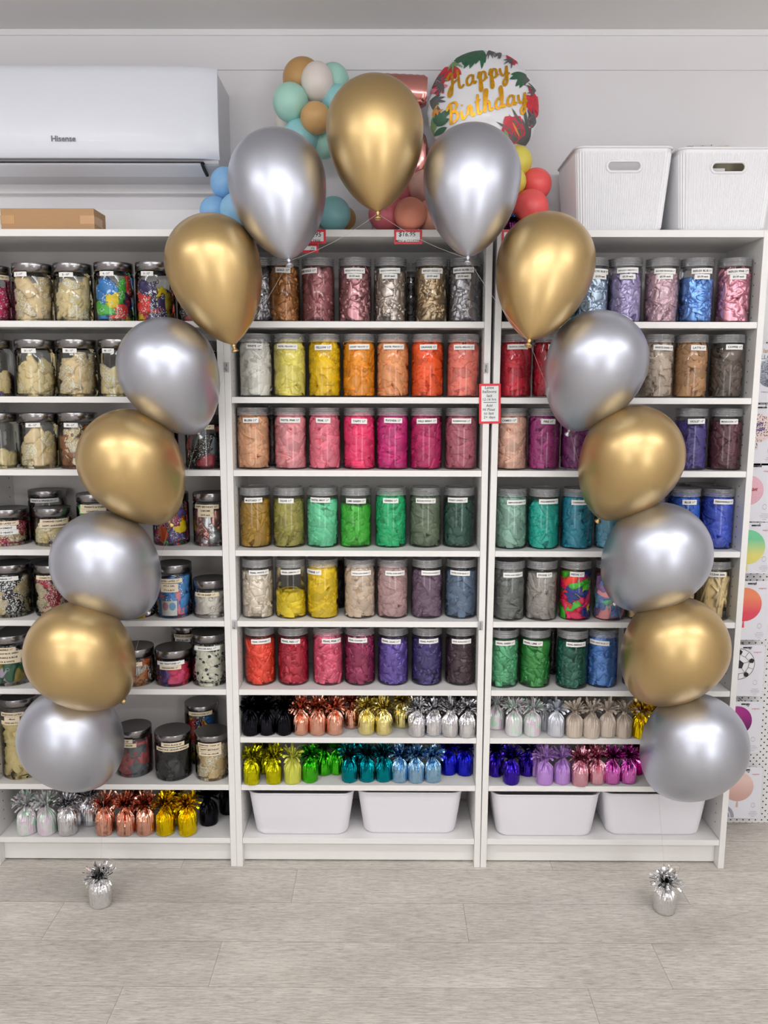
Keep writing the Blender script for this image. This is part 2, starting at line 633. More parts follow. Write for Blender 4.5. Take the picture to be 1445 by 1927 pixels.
def fill_mesh(seed, h, R=0.0490, n=None, slots=4, style='crumple'):
    """a jar packed with limp balloons, up to height h"""
    rnd = random.Random(seed)
    mb = MB()
    core = R - 0.0105
    core -= 0.007
    mb.lathe([(core, 0.004), (core, h - 0.014), (core * 0.6, h - 0.010), (0.0, h - 0.009)], 20, 0)
    if style == 'sticks':
        for k in range(64):
            th = rnd.uniform(0, 2 * pi)
            r = R - rnd.uniform(0.005, 0.014)
            z = rnd.uniform(0.01, h - 0.07)
            ln = rnd.uniform(0.06, 0.10)
            tilt = rnd.gauss(0, 0.35)
            pts = []
            for i in range(7):
                q = i / 6
                t2 = th + tilt * ln * q / r
                pts.append((r * cos(t2), r * sin(t2), min(h, z + ln * q * cos(tilt))))
            mb.tube(pts, 0.0042, 7, 0)
    else:
        n = n or int(70 * h / 0.155)
        for k in range(n):
            z0 = 0.012 + (h - 0.022) * ((k + rnd.random()) / n)
            th = (k * 2.399963 + rnd.uniform(-0.5, 0.5))
            phi = rnd.choice((0, pi)) + rnd.gauss(0, 0.55) if rnd.random() < 0.72 else rnd.uniform(0, 2 * pi)
            petal(mb, rnd, R, rnd.uniform(0.055, 0.095), rnd.uniform(0.032, 0.050), th, z0, phi, 0.0045, h, rnd.random() * 0.006, edge=0.016, neck=True, folds=7, amp=0.0030,
                  mi=rnd.randrange(slots), ring=rnd.random() < 0.30, nu=27, nv=18)
        for k in range(9):      # the ones on top, seen from above through the lid
            a0 = rnd.uniform(0, 2 * pi)
            cx_, cy_ = rnd.uniform(0, 0.022) * cos(a0), rnd.uniform(0, 0.022) * sin(a0)
            ph = rnd.uniform(0, 2 * pi)
            L, Wd = rnd.uniform(0.04, 0.055), rnd.uniform(0.026, 0.036)
            zt = h - rnd.uniform(0.001, 0.007)
            k1, k2 = rnd.uniform(60, 140), rnd.uniform(0, 6)

            def fn(u, v):
                vv = v * 2 - 1
                w = Wd / 2 * max(0.1, sqrt(max(0, 1 - (2 * u - 1) ** 2)) * (1 - 0.4 * u))
                a, b = (u - 0.5) * L, vv * w
                x, y = cx_ + a * cos(ph) - b * sin(ph), cy_ + a * sin(ph) + b * cos(ph)
                q = sqrt(x * x + y * y)
                if q > R - 0.006:
                    x, y = x * (R - 0.006) / q, y * (R - 0.006) / q
                return (x, y, zt - 0.006 * abs(vv) ** 2 + 0.0016 * sin(k1 * a + k2) - 0.004 * (q / R) ** 2)
            mb.grid(fn, 10, 6, rnd.randrange(slots))
    me = mb.mesh('crumpled_balloons')
    return me


FILLS = {}


def fill_for(hkey, idx):
    key = (hkey, idx % (3 if hkey > 0.12 else 2))
    if key not in FILLS:
        FILLS[key] = fill_mesh(int(hkey * 1000) * 7 + idx, hkey)
    return FILLS[key]


def latex(rgb, kind='latex'):
    nm = kind + '_%d_%d_%d' % rgb
    g = 1.22
    c = lin(rgb)
    k_ = min(g, 0.93 / max(c))
    c = tuple(x * k_ for x in c)
    if kind == 'latex':
        return mat(nm, c, rough=0.44, island=0.24, vary=0.05, vscale=60, bump=0.45, bscale=150, raw=True, dist=0.002)
    if kind == 'pearl':
        return mat(nm, c, rough=0.33, metal=0.35, coat=0.2, island=0.13, vary=0.05, vscale=60, bump=0.2, bscale=260, raw=True, dist=0.0008)
    av = sum(c) / 3
    c = tuple(0.74 * x + 0.26 * av for x in c)
    return mat(nm, tuple(x * min(1.25, 0.95 / max(c)) for x in c), rough=0.30, metal=0.75, island=0.12, vary=0.05, vscale=60, bump=0.2, bscale=260, raw=True, dist=0.0008)


# ------------------------------------------------------------------ jars
RJ, HJ = 0.0508, 0.190
_mb = MB()
_mb.lathe([(0.0, 0.0006), (0.040, 0.0004), (0.0478, 0.0012), (0.0502, 0.0032), (RJ, 0.007), (RJ, 0.158), (0.0496, 0.162), (0.0470, 0.1645), (0.0468, 0.1855)], 40)
CJ_BODY = _mb.mesh('jar_body')
_mb = MB()
_p = [(0.0485, 0.1652)]
for _k in range(3):
    z_ = 0.1665 + _k * 0.0062
    _p += [(0.0500, z_), (0.0500, z_ + 0.0030), (0.0486, z_ + 0.0036), (0.0486, z_ + 0.0056)]
_p += [(0.0500, 0.1862), (0.0500, 0.1888), (0.0490, 0.1900), (0.0445, 0.1902), (0.0435, 0.1888), (0.0, 0.1886)]
_mb.lathe(_p, 40)
CJ_LID = _mb.mesh('lid')
INDEX = [0]


def curved(mb, flat, fs, R, th0, zc, lift, tilt=0.0, mi=0):
    vs = []
    for x, y in flat:
        x, y = x * cos(tilt) - y * sin(tilt), x * sin(tilt) + y * cos(tilt)
        th = th0 + x / R
        vs.append(((R + lift) * cos(th), (R + lift) * sin(th), zc + y))
    mb.add(vs, fs, mi)


def sticker(parent, R, th0, zc, txt, w=None, h=0.0155, cream=False, tilt=0.0):
    """paper label curved round the jar; lettering is its own sub-part"""
    tw = 0.0042 * len(txt) + 0.012
    w = w or min(0.066, max(0.034, tw))
    mb = MB()
    n = 14
    flat = [(-w / 2 + w * i / n, s * h / 2) for i in range(n + 1) for s in (-1, 1)]
    fs = [(2 * i, 2 * i + 2, 2 * i + 3, 2 * i + 1) for i in range(n)]
    curved(mb, flat, fs, R, th0, zc, 0.0006, tilt)
    st = mb.build('label_sticker', CREAMSTICK if cream else STICKER, parent)
    flat, fs = text_fit(txt, w * 0.86, h * 0.43, bold=0.028)
    mb = MB()
    curved(mb, flat, fs, R, th0, zc, 0.0011, tilt)
    mb.build('lettering', INK, st)
    return st


def facing(x, y):
    """direction (angle) from a place towards the photographer"""
    return atan2(EYE.y - y, EYE.x - x)


def clear_jar(xc, shelf, colour, kind, label, flabel, txt=None, lx=None, price=False, fill=0.95, Y0=0.022, ybase=None, group=None, cols=None, fmesh=None):
    zt = ZT[shelf]
    if ybase is not None:
        yf = atz(xc, ybase, zt).y
    else:
        yf = Y0
    Yc = yf + RJ
    # centre of the jar as seen: use the mid-height of the jar
    z = zt + 0.09
    x = EYE.x
    p = None
    for _ in range(3):
        pr = project((x, Yc, z))
        x += (xc - pr[0]) / ppm(Vector((x, Yc, z)))
    INDEX[0] += 1
    j = thing('screw_top_jar', label, 'jar', (x, Yc, zt), 0, group or 'clear screw-top jars')
    rz = RND.uniform(0, 6.28)
    link('jar_body', CJ_BODY, PLASTIC, j)
    link('lid', CJ_LID, LIDPLASTIC, j, None, (0, 0, rz))
    if txt:
        off = 0.0
        if lx is not None:
            off = max(-0.9, min(0.9, (lx - xc) / (RJ * ppm(Vector((x, yf, zt + .15))))))
        th0 = facing(x, Yc) + math.asin(off)
        sticker(j, RJ, th0, 0.1505 + RND.uniform(-.002, .002), txt, tilt=RND.uniform(-.03, .03))
        if price:
            sticker(j, RJ, th0, 0.1335, '$3.50 each', w=0.047, h=0.0145)
    hk = 0.174 if fill > 0.93 and shelf > 1 else 0.164 if fill > 0.93 else 0.150 if fill > 0.87 else 0.134 if fill > 0.78 else 0.085
    me = fmesh or fill_for(hk, INDEX[0])
    ms = cols if cols else [latex(colour, kind)] * 4
    f = link('crumpled_balloons', me, ms, None, (x, Yc, zt), (0, 0, rz))
    tag(f, flabel, 'balloons', 'crumpled balloons packed in the jars', 'stuff')
    return j


def project(P):
    v = Vector(P) - EYE
    d = v.dot(FWD)
    return (722.5 + F_PX * v.dot(RIGHT) / d, 963.5 - F_PX * v.dot(UP) / d)


L, P_, X_ = 'latex', 'pearl', 'reflex'
CLEARROWS = [
    # shelf, centre px, colour, kind, sticker, sticker px, price, fill, plain colour words
    (1, 487, (112, 112, 118), X_, None, None, 0, .95, 'dark silver'),
    (1, 533.5, (152, 100, 52), P_, 'GOLD 11"', 533, 0, .95, 'bronze gold'),
    (1, 598.7, (150, 92, 96), P_, 'ROSE GOLD 11"', 578, 0, .95, 'rose gold'),
    (1, 668, (162, 104, 112), X_, 'REFLEX ROSE GOLD 11"', 667, 1, .95, 'shiny rose gold'),
    (1, 734.5, (158, 147, 138), X_, 'REFLEX CHAMPAGNE 11"', 733, 1, .93, 'champagne'),
    (1, 811.5, (150, 127, 90), X_, 'REFLEX GOLD 11"', 813, 1, .95, 'shiny pale gold'),
    (1, 874, (128, 128, 134), X_, 'REFLEX SILVER 11"', 871, 1, .95, 'shiny silver'),
    (2, 482, (226, 223, 214), L, 'WHITE 11"', 479, 0, .95, 'white'),
    (2, 545.5, (238, 224, 112), L, 'PASTEL YELLOW 11"', 540, 0, .95, 'pastel yellow'),
    (2, 611, (252, 206, 14), L, 'YELLOW 11"', 608, 0, .95, 'bright yellow'),
    (2, 675.5, (250, 156, 26), L, 'HONEY YELLOW 11"', 676, 0, .95, 'honey yellow'),
    (2, 739, (244, 164, 108), L, 'PASTEL PEACH 11"', 741, 0, .95, 'pastel peach'),
    (2, 804, (240, 88, 30), L, 'ORANGE 11"', 806, 0, .95, 'orange'),
    (2, 871, (240, 128, 112), L, 'PASTEL MELON 11"', 873, 0, .95, 'melon pink'),
    (3, 477, (212, 160, 124), L, 'BLUSH 11"', 472, 0, .95, 'blush beige'),
    (3, 546.8, (234, 152, 158), L, 'PASTEL PINK 11"', 546, 0, .95, 'pastel pink'),
    (3, 611, (232, 120, 140), L, 'PINK 11"', 608, 0, .95, 'mid pink'),
    (3, 676, (226, 54, 106), L, 'TAFFY 11"', 676, 0, .95, 'hot pink'),
    (3, 738, (194, 40, 118), L, 'FUCHSIA 11"', 740, 0, .95, 'fuchsia'),
    (3, 801.6, (174, 30, 92), L, 'WILD BERRY 11"', 803, 0, .95, 'berry'),
    (3, 867, (164, 88, 104), L, 'ROSEWOOD 11"', 868, 0, .95, 'dusty rosewood'),
    (4, 480.5, (164, 128, 46), L, 'MUSTARD 11"', 477, 0, .9, 'mustard'),
    (4, 543.8, (150, 144, 70), L, 'OLIVE 11"', 538, 0, .9, 'olive'),
    (4, 607, (106, 206, 158), L, 'PASTEL MINT 11"', 602, 0, .9, 'pastel mint'),
    (4, 669.5, (60, 166, 50), L, 'LIME GREEN 11"', 670, 0, .85, 'lime green'),
    (4, 735, (26, 166, 104), L, 'GREEN 11"', 735, 0, .95, 'emerald green'),
    (4, 800, (96, 110, 88), L, 'EUCALYPTUS 11"', 801, 0, .95, 'eucalyptus grey-green'),
    (4, 863, (38, 76, 64), L, 'FOREST GREEN 11"', 860, 0, .9, 'forest green'),
    (5, 485, (216, 206, 190), P_, 'PEARL WHITE 11"', 488, 0, .9, 'pearly white'),
    (5, 547.6, (242, 212, 36), L, 'PEARL LEMON 11"', 547, 0, .5, 'lemon yellow'),
    (5, 607, (240, 204, 28), L, 'CITRINE 11"', 589, 0, .95, 'golden yellow'),
    (5, 677, (206, 186, 165), L, 'PASTEL DUSK CREAM 11"', 680, 0, .95, 'dusky cream'),
    (5, 738.5, (180, 148, 148), L, 'PASTEL DUSK ROSE 11"', 744, 0, .95, 'dusky rose'),
    (5, 803, (114, 92, 112), L, 'PASTEL DUSK LAVENDER 11"', 812, 0, .92, 'dusky lavender'),
    (5, 866.6, (94, 114, 138), L, 'PASTEL DUSK BLUE 11"', 865, 0, .92, 'dusky blue'),
    (6, 489.7, (236, 72, 50), P_, 'PEARL ORANGE 11"', 492, 0, .9, 'pearly orange red'),
    (6, 552, (172, 32, 56), P_, 'PEARL RED 11"', 546, 0, .9, 'pearly red'),
    (6, 617.7, (216, 92, 122), P_, 'PEARL PINK 11"', 625, 0, .95, 'pearly pink'),
    (6, 677, (142, 38, 82), P_, 'PEARL FUCHSIA 11"', 672, 0, .95, 'pearly dark fuchsia'),
    (6, 739.5, (96, 76, 156), P_, 'PEARL LILAC 11"', 735, 0, .9, 'pearly violet'),
    (6, 803, (60, 50, 108), P_, 'PEARL PURPLE 11"', 807, 0, .9, 'pearly deep purple'),
    (6, 866.6, (64, 44, 54), P_, 'PEARL BURGUNDY 11"', 868, 0, .9, 'near black burgundy'),
    (1, 972, (92, 92, 92), X_, None, None, 0, .95, 'charcoal grey'),
    (1, 1054, (60, 110, 118), X_, None, None, 0, .85, 'dark teal'),
    (1, 1112, (142, 166, 192), X_, 'ARCTIC BLUE 11"', 1128, 1, .9, 'arctic blue'),
    (1, 1174.5, (164, 154, 196), P_, 'SILK LIGHT AMETHYST 11"', 1180, 1, .9, 'light amethyst'),
    (1, 1243.6, (192, 160, 172), P_, 'SILK PINK BLOSSOM 11"', 1250, 1, .93, 'pink blossom'),
    (1, 1308.6, (62, 130, 206), X_, 'REFLEX BLUE 11"', 1320, 1, .85, 'shiny blue'),
    (1, 1378.5, (198, 124, 146), X_, 'REFLEX PINK 11"', 1387, 1, .95, 'shiny pink'),
    (2, 969, (202, 42, 62), L, 'TROPICAL CORAL 11"', 974, 0, .95, 'tropical coral red'),
    (2, 1032, (166, 24, 44), L, 'RED 11"', 1043, 0, .95, 'deep red'),
    (2, 1234.5, (176, 160, 144), L, 'WHITE SAND 11"', 1248, 0, .95, 'sand'),
    (2, 1298.5, (170, 130, 92), L, 'LATTE 11"', 1313, 0, .95, 'latte brown'),
    (2, 1366, (92, 80, 72), L, 'COFFEE 11"', 1380, 0, .9, 'dark coffee brown'),
    (3, 961, (222, 176, 155), L, 'CAMEO 11"', 957, 0, .95, 'pale cameo pink'),
    (3, 1023, (146, 48, 110), L, 'PIRE 11"', 1031, 0, .95, 'magenta purple'),
    (3, 1085, (110, 36, 96), L, None, None, 0, .95, 'plum'),
    (3, 1298.5, (68, 58, 122), L, 'VIOLET 11"', 1309, 0, .92, 'violet'),
    (3, 1363, (86, 48, 58), L, 'MAROON 11"', 1370, 0, .92, 'maroon'),
    (4, 961, (140, 180, 164), L, 'EMPOWER-MINT 11"', 973, 0, .95, 'pale grey-mint'),
    (4, 1022, (26, 166, 150), L, 'AQUAMARINE 11"', 1033, 0, .9, 'aquamarine'),
    (4, 1085, (34, 126, 148), L, 'CARIBBEAN BLUE 11"', 1094, 0, .95, 'caribbean teal blue'),
    (4, 1149, (90, 152, 176), L, None, None, 0, .95, 'soft steel blue'),
    (4, 1222, (90, 80, 110), L, None, None, 0, .95, 'dull purple'),
    (4, 1285, (42, 92, 192), L, 'BLUE 11"', 1296, 0, .95, 'royal blue'),
    (4, 1348, (64, 88, 192), L, 'PERIWINKLE 11"', 1361, 0, .95, 'periwinkle'),
    (5, 957, (110, 115, 112), L, 'PASTEL DUSK GREEN 11"', 966, 0, .95, 'dusky grey-green'),
    (5, 1018, (156, 151, 146), L, 'STONE 11"', 1024, 0, .92, 'stone grey'),
    (5, 1082, None, L, 'NEON 11"', 1085, 0, .95, 'mixed neon'),
    (5, 1147, None, L, None, None, 0, .9, 'mixed pastel'),
    (5, 1211, (226, 202, 162), L, None, None, 0, .9, 'cream'),
    (5, 1276, (206, 182, 146), L, None, None, 0, .9, 'beige'),
    (5, 1342, (232, 208, 156), L, 'CLEAR 260s', 1348, 0, .95, 'long thin clear'),
    (6, 946, (84, 166, 120), P_, 'PEARL GREEN 11"', 951, 0, .92, 'pearly mint green'),
    (6, 1006, (48, 136, 62), P_, 'PEARL LIME 11"', 1001, 0, .92, 'pearly leaf green'),
    (6, 1076, (20, 92, 76), P_, 'PEARL EMERALD 11"', 1084, 0, .9, 'pearly emerald'),
    (6, 1132, (76, 126, 194), P_, 'PEARL LIGHT BLUE 11"', 1126, 0, .95, 'pearly light blue'),
    (6, 1201, (44, 70, 172), P_, None, None, 0, .92, 'pearly deep blue'),
]
ORD = ['first', 'second', 'third', 'fourth', 'fifth', 'sixth', 'seventh', 'eighth', 'ninth']
SHN = {1: 'top', 2: 'second', 3: 'third', 4: 'fourth', 5: 'fifth', 6: 'sixth', 8: 'lowest'}
NEON = [latex((238, 30, 90)), latex((252, 66, 48)), latex((64, 190, 44)), latex((244, 226, 20)), latex((36, 50, 130)), latex((214, 20, 96))]
PASTEL = [latex((228, 150, 152)), latex((226, 206, 92)), latex((108, 132, 190)), latex((96, 184, 140)), latex((132, 104, 150)), latex((106, 146, 190))]
STICKS = fill_mesh(99, 0.155, style='sticks')
MIX6 = {}
for shelf, px, col, kind, txt, lx, price, fill, words in CLEARROWS:
    unit = 'middle' if px < 915 else 'right'
    short = None
    if txt:
        short = txt.replace(' 11"', '').replace('REFLEX ', '')
    if short:
        lab = 'clear jar of %s balloons, sticker %s, %s shelf' % (words, short, SHN[shelf])
        fl = '%s balloons inside the jar marked %s, %s shelf' % (words, short, SHN[shelf])
    else:
        lab = 'clear jar of %s balloons half hidden by the arch, %s shelf, %s bookcase' % (words, SHN[shelf], unit)
        fl = '%s balloons in a jar half hidden by the arch, %s shelf, %s bookcase' % (words, SHN[shelf], unit)
    yb = {4: 1031.5, 5: 1165.5, 6: 1291.5}.get(shelf)
    if unit == 'right' and yb:
        yb += {4: 3.0, 5: 4.0, 6: 4.5}[shelf]
    if short == 'PEARL EMERALD':
        yb = 1298.5
    cols, fm = None, None
    if 'neon' in words or 'pastel' == words[-6:]:
        key = words
        if key not in MIX6:
            MIX6[key] = fill_mesh(41 if 'neon' in words else 43, 0.152 if 'neon' in words else 0.138, n=52, slots=6)
        fm, cols = MIX6[key], (NEON if 'neon' in words else PASTEL)
    if 'long thin' in words:
        fm = STICKS
    clear_jar(px, shelf, col, kind, lab, fl, txt, lx, price, fill, ybase=yb, cols=cols, fmesh=fm,
              group='clear screw-top jars on the %s bookcase' % unit)

# jars of a second row, peeping out between those in front
for shelf, px, col, words in [(1, 773, (48, 44, 44), 'dark brown'), (5, 628, (52, 44, 40), 'dark brown'), (4, 1316, (120, 122, 128), 'grey'), (6, 1040, (24, 24, 26), 'black'), (3, 512, (90, 60, 64), 'dark rose')]:
    unit = 'middle' if px < 915 else 'right'
    clear_jar(px, shelf, col, L, 'clear back row jar of %s balloons, %s shelf, %s bookcase' % (words, SHN[shelf], unit),
              '%s balloons in the back row jar, %s shelf, %s bookcase' % (words, SHN[shelf], unit), None, None, 0, .92, Y0=0.145,
              group='clear screw-top jars on the %s bookcase' % unit)


# ------------------------------------------------------------------ steel-lidded glass jars, left bookcase
def steel_jar(x0, x1, ytop, ybase, shelf, label, stickers, Y0=None, liph=0.026):
    """x0..x1 body in the photo, ytop = upper front edge of the lid, ybase = front of the foot"""
    zt = ZT[shelf]
    xm = (x0 + x1) / 2
    yf = atz(xm, ybase, zt).y if Y0 is None else Y0
    a, b = at(x0, (ytop + ybase) / 2, yf + 0.06), at(x1, (ytop + ybase) / 2, yf + 0.06)
    R = (b.x - a.x) / 2
    Yc = yf + R
    a, b = at(x0, (ytop + ybase) / 2, Yc), at(x1, (ytop + ybase) / 2, Yc)
    R = (b.x - a.x) / 2 * 0.995
    x = (a.x + b.x) / 2
    Ht = at(xm, ytop, yf).z - zt
    j = thing('steel_lid_jar', label, 'jar', (x, Yc, zt), 0, 'steel-lidded glass jars on the left bookcase')
    hb = Ht - liph
    mb = MB()
    mb.lathe([(0, 0.006), (R * 0.8, 0.006), (R * 0.9, 0.001), (R * 0.955, 0.0012), (R * 0.99, 0.005), (R, 0.010), (R, hb - 0.014), (R * 0.97, hb - 0.006), (R * 0.9, hb - 0.002), (R * 0.89, hb + 0.01)], 44)
    mb.build('jar_body', GLASS, j)
    mb = MB()
    rl = R * 0.985
    mb.lathe([(rl * 0.93, hb - 0.001), (rl, hb - 0.0008), (rl, Ht - 0.002), (rl * 0.985, Ht)], 44, 0, caps=False)
    mb.lathe([(rl * 0.985, Ht), (rl * 0.93, Ht - 0.0005), (rl * 0.9, Ht - 0.0012), (0, Ht - 0.0012)], 44, 1, caps=False)
    mb.build('lid', [STEEL, STEELTOP], j)
    th = facing(x, Yc)
    sc = ppm(Vector((x, yf, zt)))
    for s in stickers:
        txt, px, py, w, cream = s
        off = max(-0.93, min(0.93, (px - xm) / ((x1 - x0) / 2)))
        zz = at(px, py, yf + R * 0.1).z - zt
        sticker(j, R, th + math.asin(off), zz, txt, w=w / sc * (1.12 if abs(off) < .5 else 1.25), h=0.0135, cream=bool(cream), tilt=RND.uniform(-.02, .02))
    return j, x, Yc, zt, R, hb


def heap(jar, mats, words, marked, n, fillh, core=None, big=1.0, seed=0, speck=None):
    """single balloons lying against the front of the glass, and the pile behind them"""
    j, x, Yc, zt, R, hb = jar
    rnd = random.Random(seed * 31 + 5)
    h = hb * fillh
    me = fill_for(0.085 if h < 0.11 else 0.134, seed)
    k = h / (0.085 if h < 0.11 else 0.134)
    s = (R - 0.010) / 0.049
    c = link('crumpled_balloons', me, core or mats, None, (x, Yc + 0.003, zt + 0.003), (0, 0, rnd.uniform(0, 6)))
    c.scale = (s * 0.92, s * 0.92, k * 0.86)
    tag(c, '%s balloons piled inside the %s' % (words, marked), 'balloons', 'piles inside the steel-lidded jars', 'stuff')
    th_c = facing(x, Yc)
    for i in range(n):
        mb = MB()
        q = (i + 0.5) / n
        th = th_c + (((i * 0.618) % 1.0) - 0.5) * 2.7 + rnd.uniform(-.15, .15)
        z0 = 0.018 + (h - 0.03) * q + rnd.uniform(-.008, .008)
        mi = i % len(mats)
        petal(mb, rnd, R - 0.0035, 0.088 * big * rnd.uniform(.85, 1.1), 0.056 * big * rnd.uniform(.8, 1.1), th, z0, rnd.uniform(0, 2 * pi) if rnd.random() < .5 else rnd.gauss(0, .5),
              0.009, hb - 0.012, rnd.uniform(0, 0.005), edge=0.013, nu=19, nv=13, ring=rnd.random() < 0.55, amp=0.0036, folds=13)
        m_ = mats[mi]
        nm = m_[1] if isinstance(m_, tuple) else None
        o = mb.build('deflated_balloon', m_[0] if isinstance(m_, tuple) else m_, None, (x, Yc, zt))
        tag(o, '%s deflated balloon in the %s' % (nm or words, marked), 'balloon', 'deflated balloons in the %s' % marked)


def sp(rgb, **k):
    return speckle_mat('printed_%d_%d_%d_%d' % (*rgb, int(k.get('scale', 260))), tuple(min(255, int(c * 1.04)) for c in rgb), **k)


CREAM = sp((218, 194, 142), dot=(255, 253, 246), where=0.6, thr=0.44, scale=230)
CREAM2 = sp((224, 204, 150), dot=(255, 254, 246), where=0.55, thr=0.44, scale=220)
PLAINC = latex((228, 200, 154))
PLAINC2 = latex((230, 208, 156))
GREENP, BLUEP, YELP, REDP, NAVYP = sp((70, 186, 60)), sp((36, 130, 206)), sp((244, 212, 30), where=.35), sp((224, 50, 46)), sp((48, 34, 92))
PINKP = sp((210, 40, 104), scale=150, where=.9)
BROWNP = stripe_mat('wood_print_latex', (176, 112, 62), (96, 52, 26), 110)
DRED, GREY, BLK = latex((150, 50, 60)), latex((120, 124, 130)), latex((34, 34, 36))
BLKP = sp((26, 26, 28), where=.8, thr=.3)
CRD = sp((176, 44, 60), where=.9, thr=.36, scale=200)
BWP = sp((24, 26, 40), where=.95, thr=.46, scale=180)
DOTC = sp((214, 200, 168), dot=(40, 36, 40), where=.8, thr=.24, scale=190)
MAGP, PURP, ORAP, TEAP = sp((150, 24, 84), where=.5), sp((92, 74, 140), where=.4), sp((234, 92, 30), where=.3), sp((20, 140, 150), where=.5)
ROSEM, SILVM = latex((160, 104, 96), 'reflex'), latex((170, 172, 176), 'reflex')
BABYB, BABYP = latex((70, 140, 206)), latex((222, 128, 142))
BABYBP = sp((70, 140, 206), where=.5)
SHEEPP = sp((236, 226, 220), dot=(160, 40, 70), where=.35, thr=.35, scale=210)
GREEN2, OLIV, LAVE = latex((24, 92, 60)), latex((160, 140, 60)), latex((190, 176, 196))
ZEBRA, TIGER = stripe_mat('zebra_print_latex', (238, 232, 220)), stripe_mat('tiger_print_latex', (224, 104, 28))
TAN = sp((176, 110, 44), dot=(60, 36, 18), where=.4, scale=170)
RED2, MAG2 = latex((206, 30, 62)), latex((196, 30, 96))
SOCC = sp((236, 232, 214), dot=(30, 30, 32), where=.95, thr=.36, scale=62)
ROSY, GRYD = latex((166, 80, 84)), latex((98, 102, 106))
COLB = latex((36, 110, 180))

j = steel_jar(-52, 20, 497, 600, 1, 'steel-lidded jar of pink dotted balloons cut off by the left frame edge, top shelf', [('PRINTED 11"', 2, 520, 30, 1)], Y0=0.02)
heap(j, [PINKP], 'pink dotted', 'jar cut off by the frame, top shelf', 6, .86, seed=1)
j = steel_jar(26, 102, 493, 600, 1, 'steel-lidded jar of cream printed balloons marked ONE (1 - 11")', [('1 - 11"', 41, 516, 22, 0)], Y0=0.02)
heap(j, [CREAM, PLAINC, CREAM], 'cream printed', 'jar marked ONE', 9, .9, seed=2)
j = steel_jar(103, 175, 493, 600, 1, 'steel-lidded jar of ivory printed balloons marked TWO (2 - 11")', [('2 - 11"', 126, 517, 24, 0)], Y0=0.02)
heap(j, [PLAINC2, CREAM2, PLAINC2], 'ivory printed', 'jar marked TWO', 9, .92, seed=3)
j = steel_jar(179, 252, 491, 599, 1, 'steel-lidded jar of bright mixed balloons marked FOUR (4 - 11")', [('4 - 11"', 202, 515, 24, 0)], Y0=0.02)
heap(j, [(BLUEP, 'blue printed'), (REDP, 'red printed'), (GREENP, 'green printed'), (NAVYP, 'dark purple printed'), (YELP, 'yellow printed'), (BLUEP, 'blue printed'), (GREENP, 'green printed')], 'mixed bright', 'jar marked FOUR', 9, .84, core=[BLUEP, GREENP, REDP, YELP], seed=4)
j = steel_jar(256, 330, 491, 600, 1, 'steel-lidded jar of yellow, navy and red balloons marked FIVE (5 - 11")', [('5 - 11"', 278, 515, 22, 0)], Y0=0.02)
heap(j, [(YELP, 'yellow printed'), (NAVYP, 'navy printed'), (REDP, 'red printed')], 'yellow, navy and red', 'jar marked FIVE', 8, .75, core=[YELP, NAVYP, REDP, YELP], seed=5)
j = steel_jar(334, 407, 492, 600, 1, 'steel-lidded jar of dark balloons behind the left gold arch balloon, top shelf', [], Y0=0.02)
heap(j, [BLKP, DRED], 'dark', 'jar behind the upper left gold arch balloon', 2, .7, core=[BLKP, DRED, BLKP, DRED], seed=6)

j = steel_jar(-50, 24, 638, 741, 2, 'half empty steel-lidded jar of cream balloons at the left edge, second shelf', [], Y0=0.02)
heap(j, [CREAM2, PLAINC2], 'cream printed', 'half empty jar, left edge, second shelf', 6, .55, seed=7)
j = steel_jar(31, 107, 638, 741, 2, 'steel-lidded jar of cream balloons marked TWENTY-ONE (21 - 11")', [('21 - 11"', 56, 660, 24, 0)], Y0=0.02)
heap(j, [CREAM2, PLAINC2, PLAINC2], 'cream printed', 'jar marked TWENTY-ONE', 8, .8, seed=8)
j = steel_jar(109, 184, 638, 742, 2, 'steel-lidded jar of beige balloons with white numerals marked THIRTY (30 - 11")', [('30 - 11"', 133, 660, 24, 0)], Y0=0.02)
heap(j, [CREAM, PLAINC, CREAM], 'beige number print', 'jar marked THIRTY', 10, .9, seed=9)
j = steel_jar(187, 258, 638, 742, 2, 'steel-lidded jar of pale cream balloons marked FORTY (40 - 11")', [('40 - 11"', 205, 660, 22, 0)], Y0=0.02)
heap(j, [PLAINC2, PLAINC2, CREAM2], 'pale cream', 'jar marked FORTY', 6, .66, seed=10)
j = steel_jar(338, 411, 640, 742, 2, 'steel-lidded jar hidden behind the upper left silver arch balloon, second shelf', [], Y0=0.02)
heap(j, [PLAINC], 'beige', 'jar behind the upper left silver arch balloon', 1, .6, seed=11)

j = steel_jar(-38, 36, 778, 879, 3, 'nearly empty steel-lidded jar of cream balloons at the left edge, third shelf', [], Y0=0.02)
heap(j, [CREAM2, PLAINC2], 'cream', 'nearly empty jar at the left edge of the third shelf', 4, .36, seed=12)
j = steel_jar(39, 112, 778, 880, 3, 'steel-lidded jar of cream balloons marked FIFTY-FIVE (55 - 11")', [('55 - 11"', 64, 800, 24, 0)], Y0=0.02)
heap(j, [CREAM2, PLAINC, CREAM2], 'cream number print', 'jar marked FIFTY-FIVE', 8, .8, seed=13)
j = steel_jar(112, 184, 777, 880, 3, 'steel-lidded jar of brown wood-print balloons marked FIFTY (50 - 11")', [('50 - 11"', 135, 800, 24, 0)], Y0=0.02)
heap(j, [BROWNP, CREAM, BROWNP], 'brown swirl print', 'jar marked FIFTY', 9, .94, seed=14)
j = steel_jar(262, 335, 778, 880, 3, 'steel-lidded jar of cream balloons behind the gold arch balloon, third shelf', [], Y0=0.02)
heap(j, [CREAM], 'cream', 'jar behind the gold arch balloon on the third shelf', 2, .8, seed=15)
j = steel_jar(349, 417, 782, 881, 3, 'steel-lidded jar of black dotted and dusty red balloons, sticker ending DAY', [('BIRTHDAY 11"', 382, 804, 40, 1)], Y0=0.02)
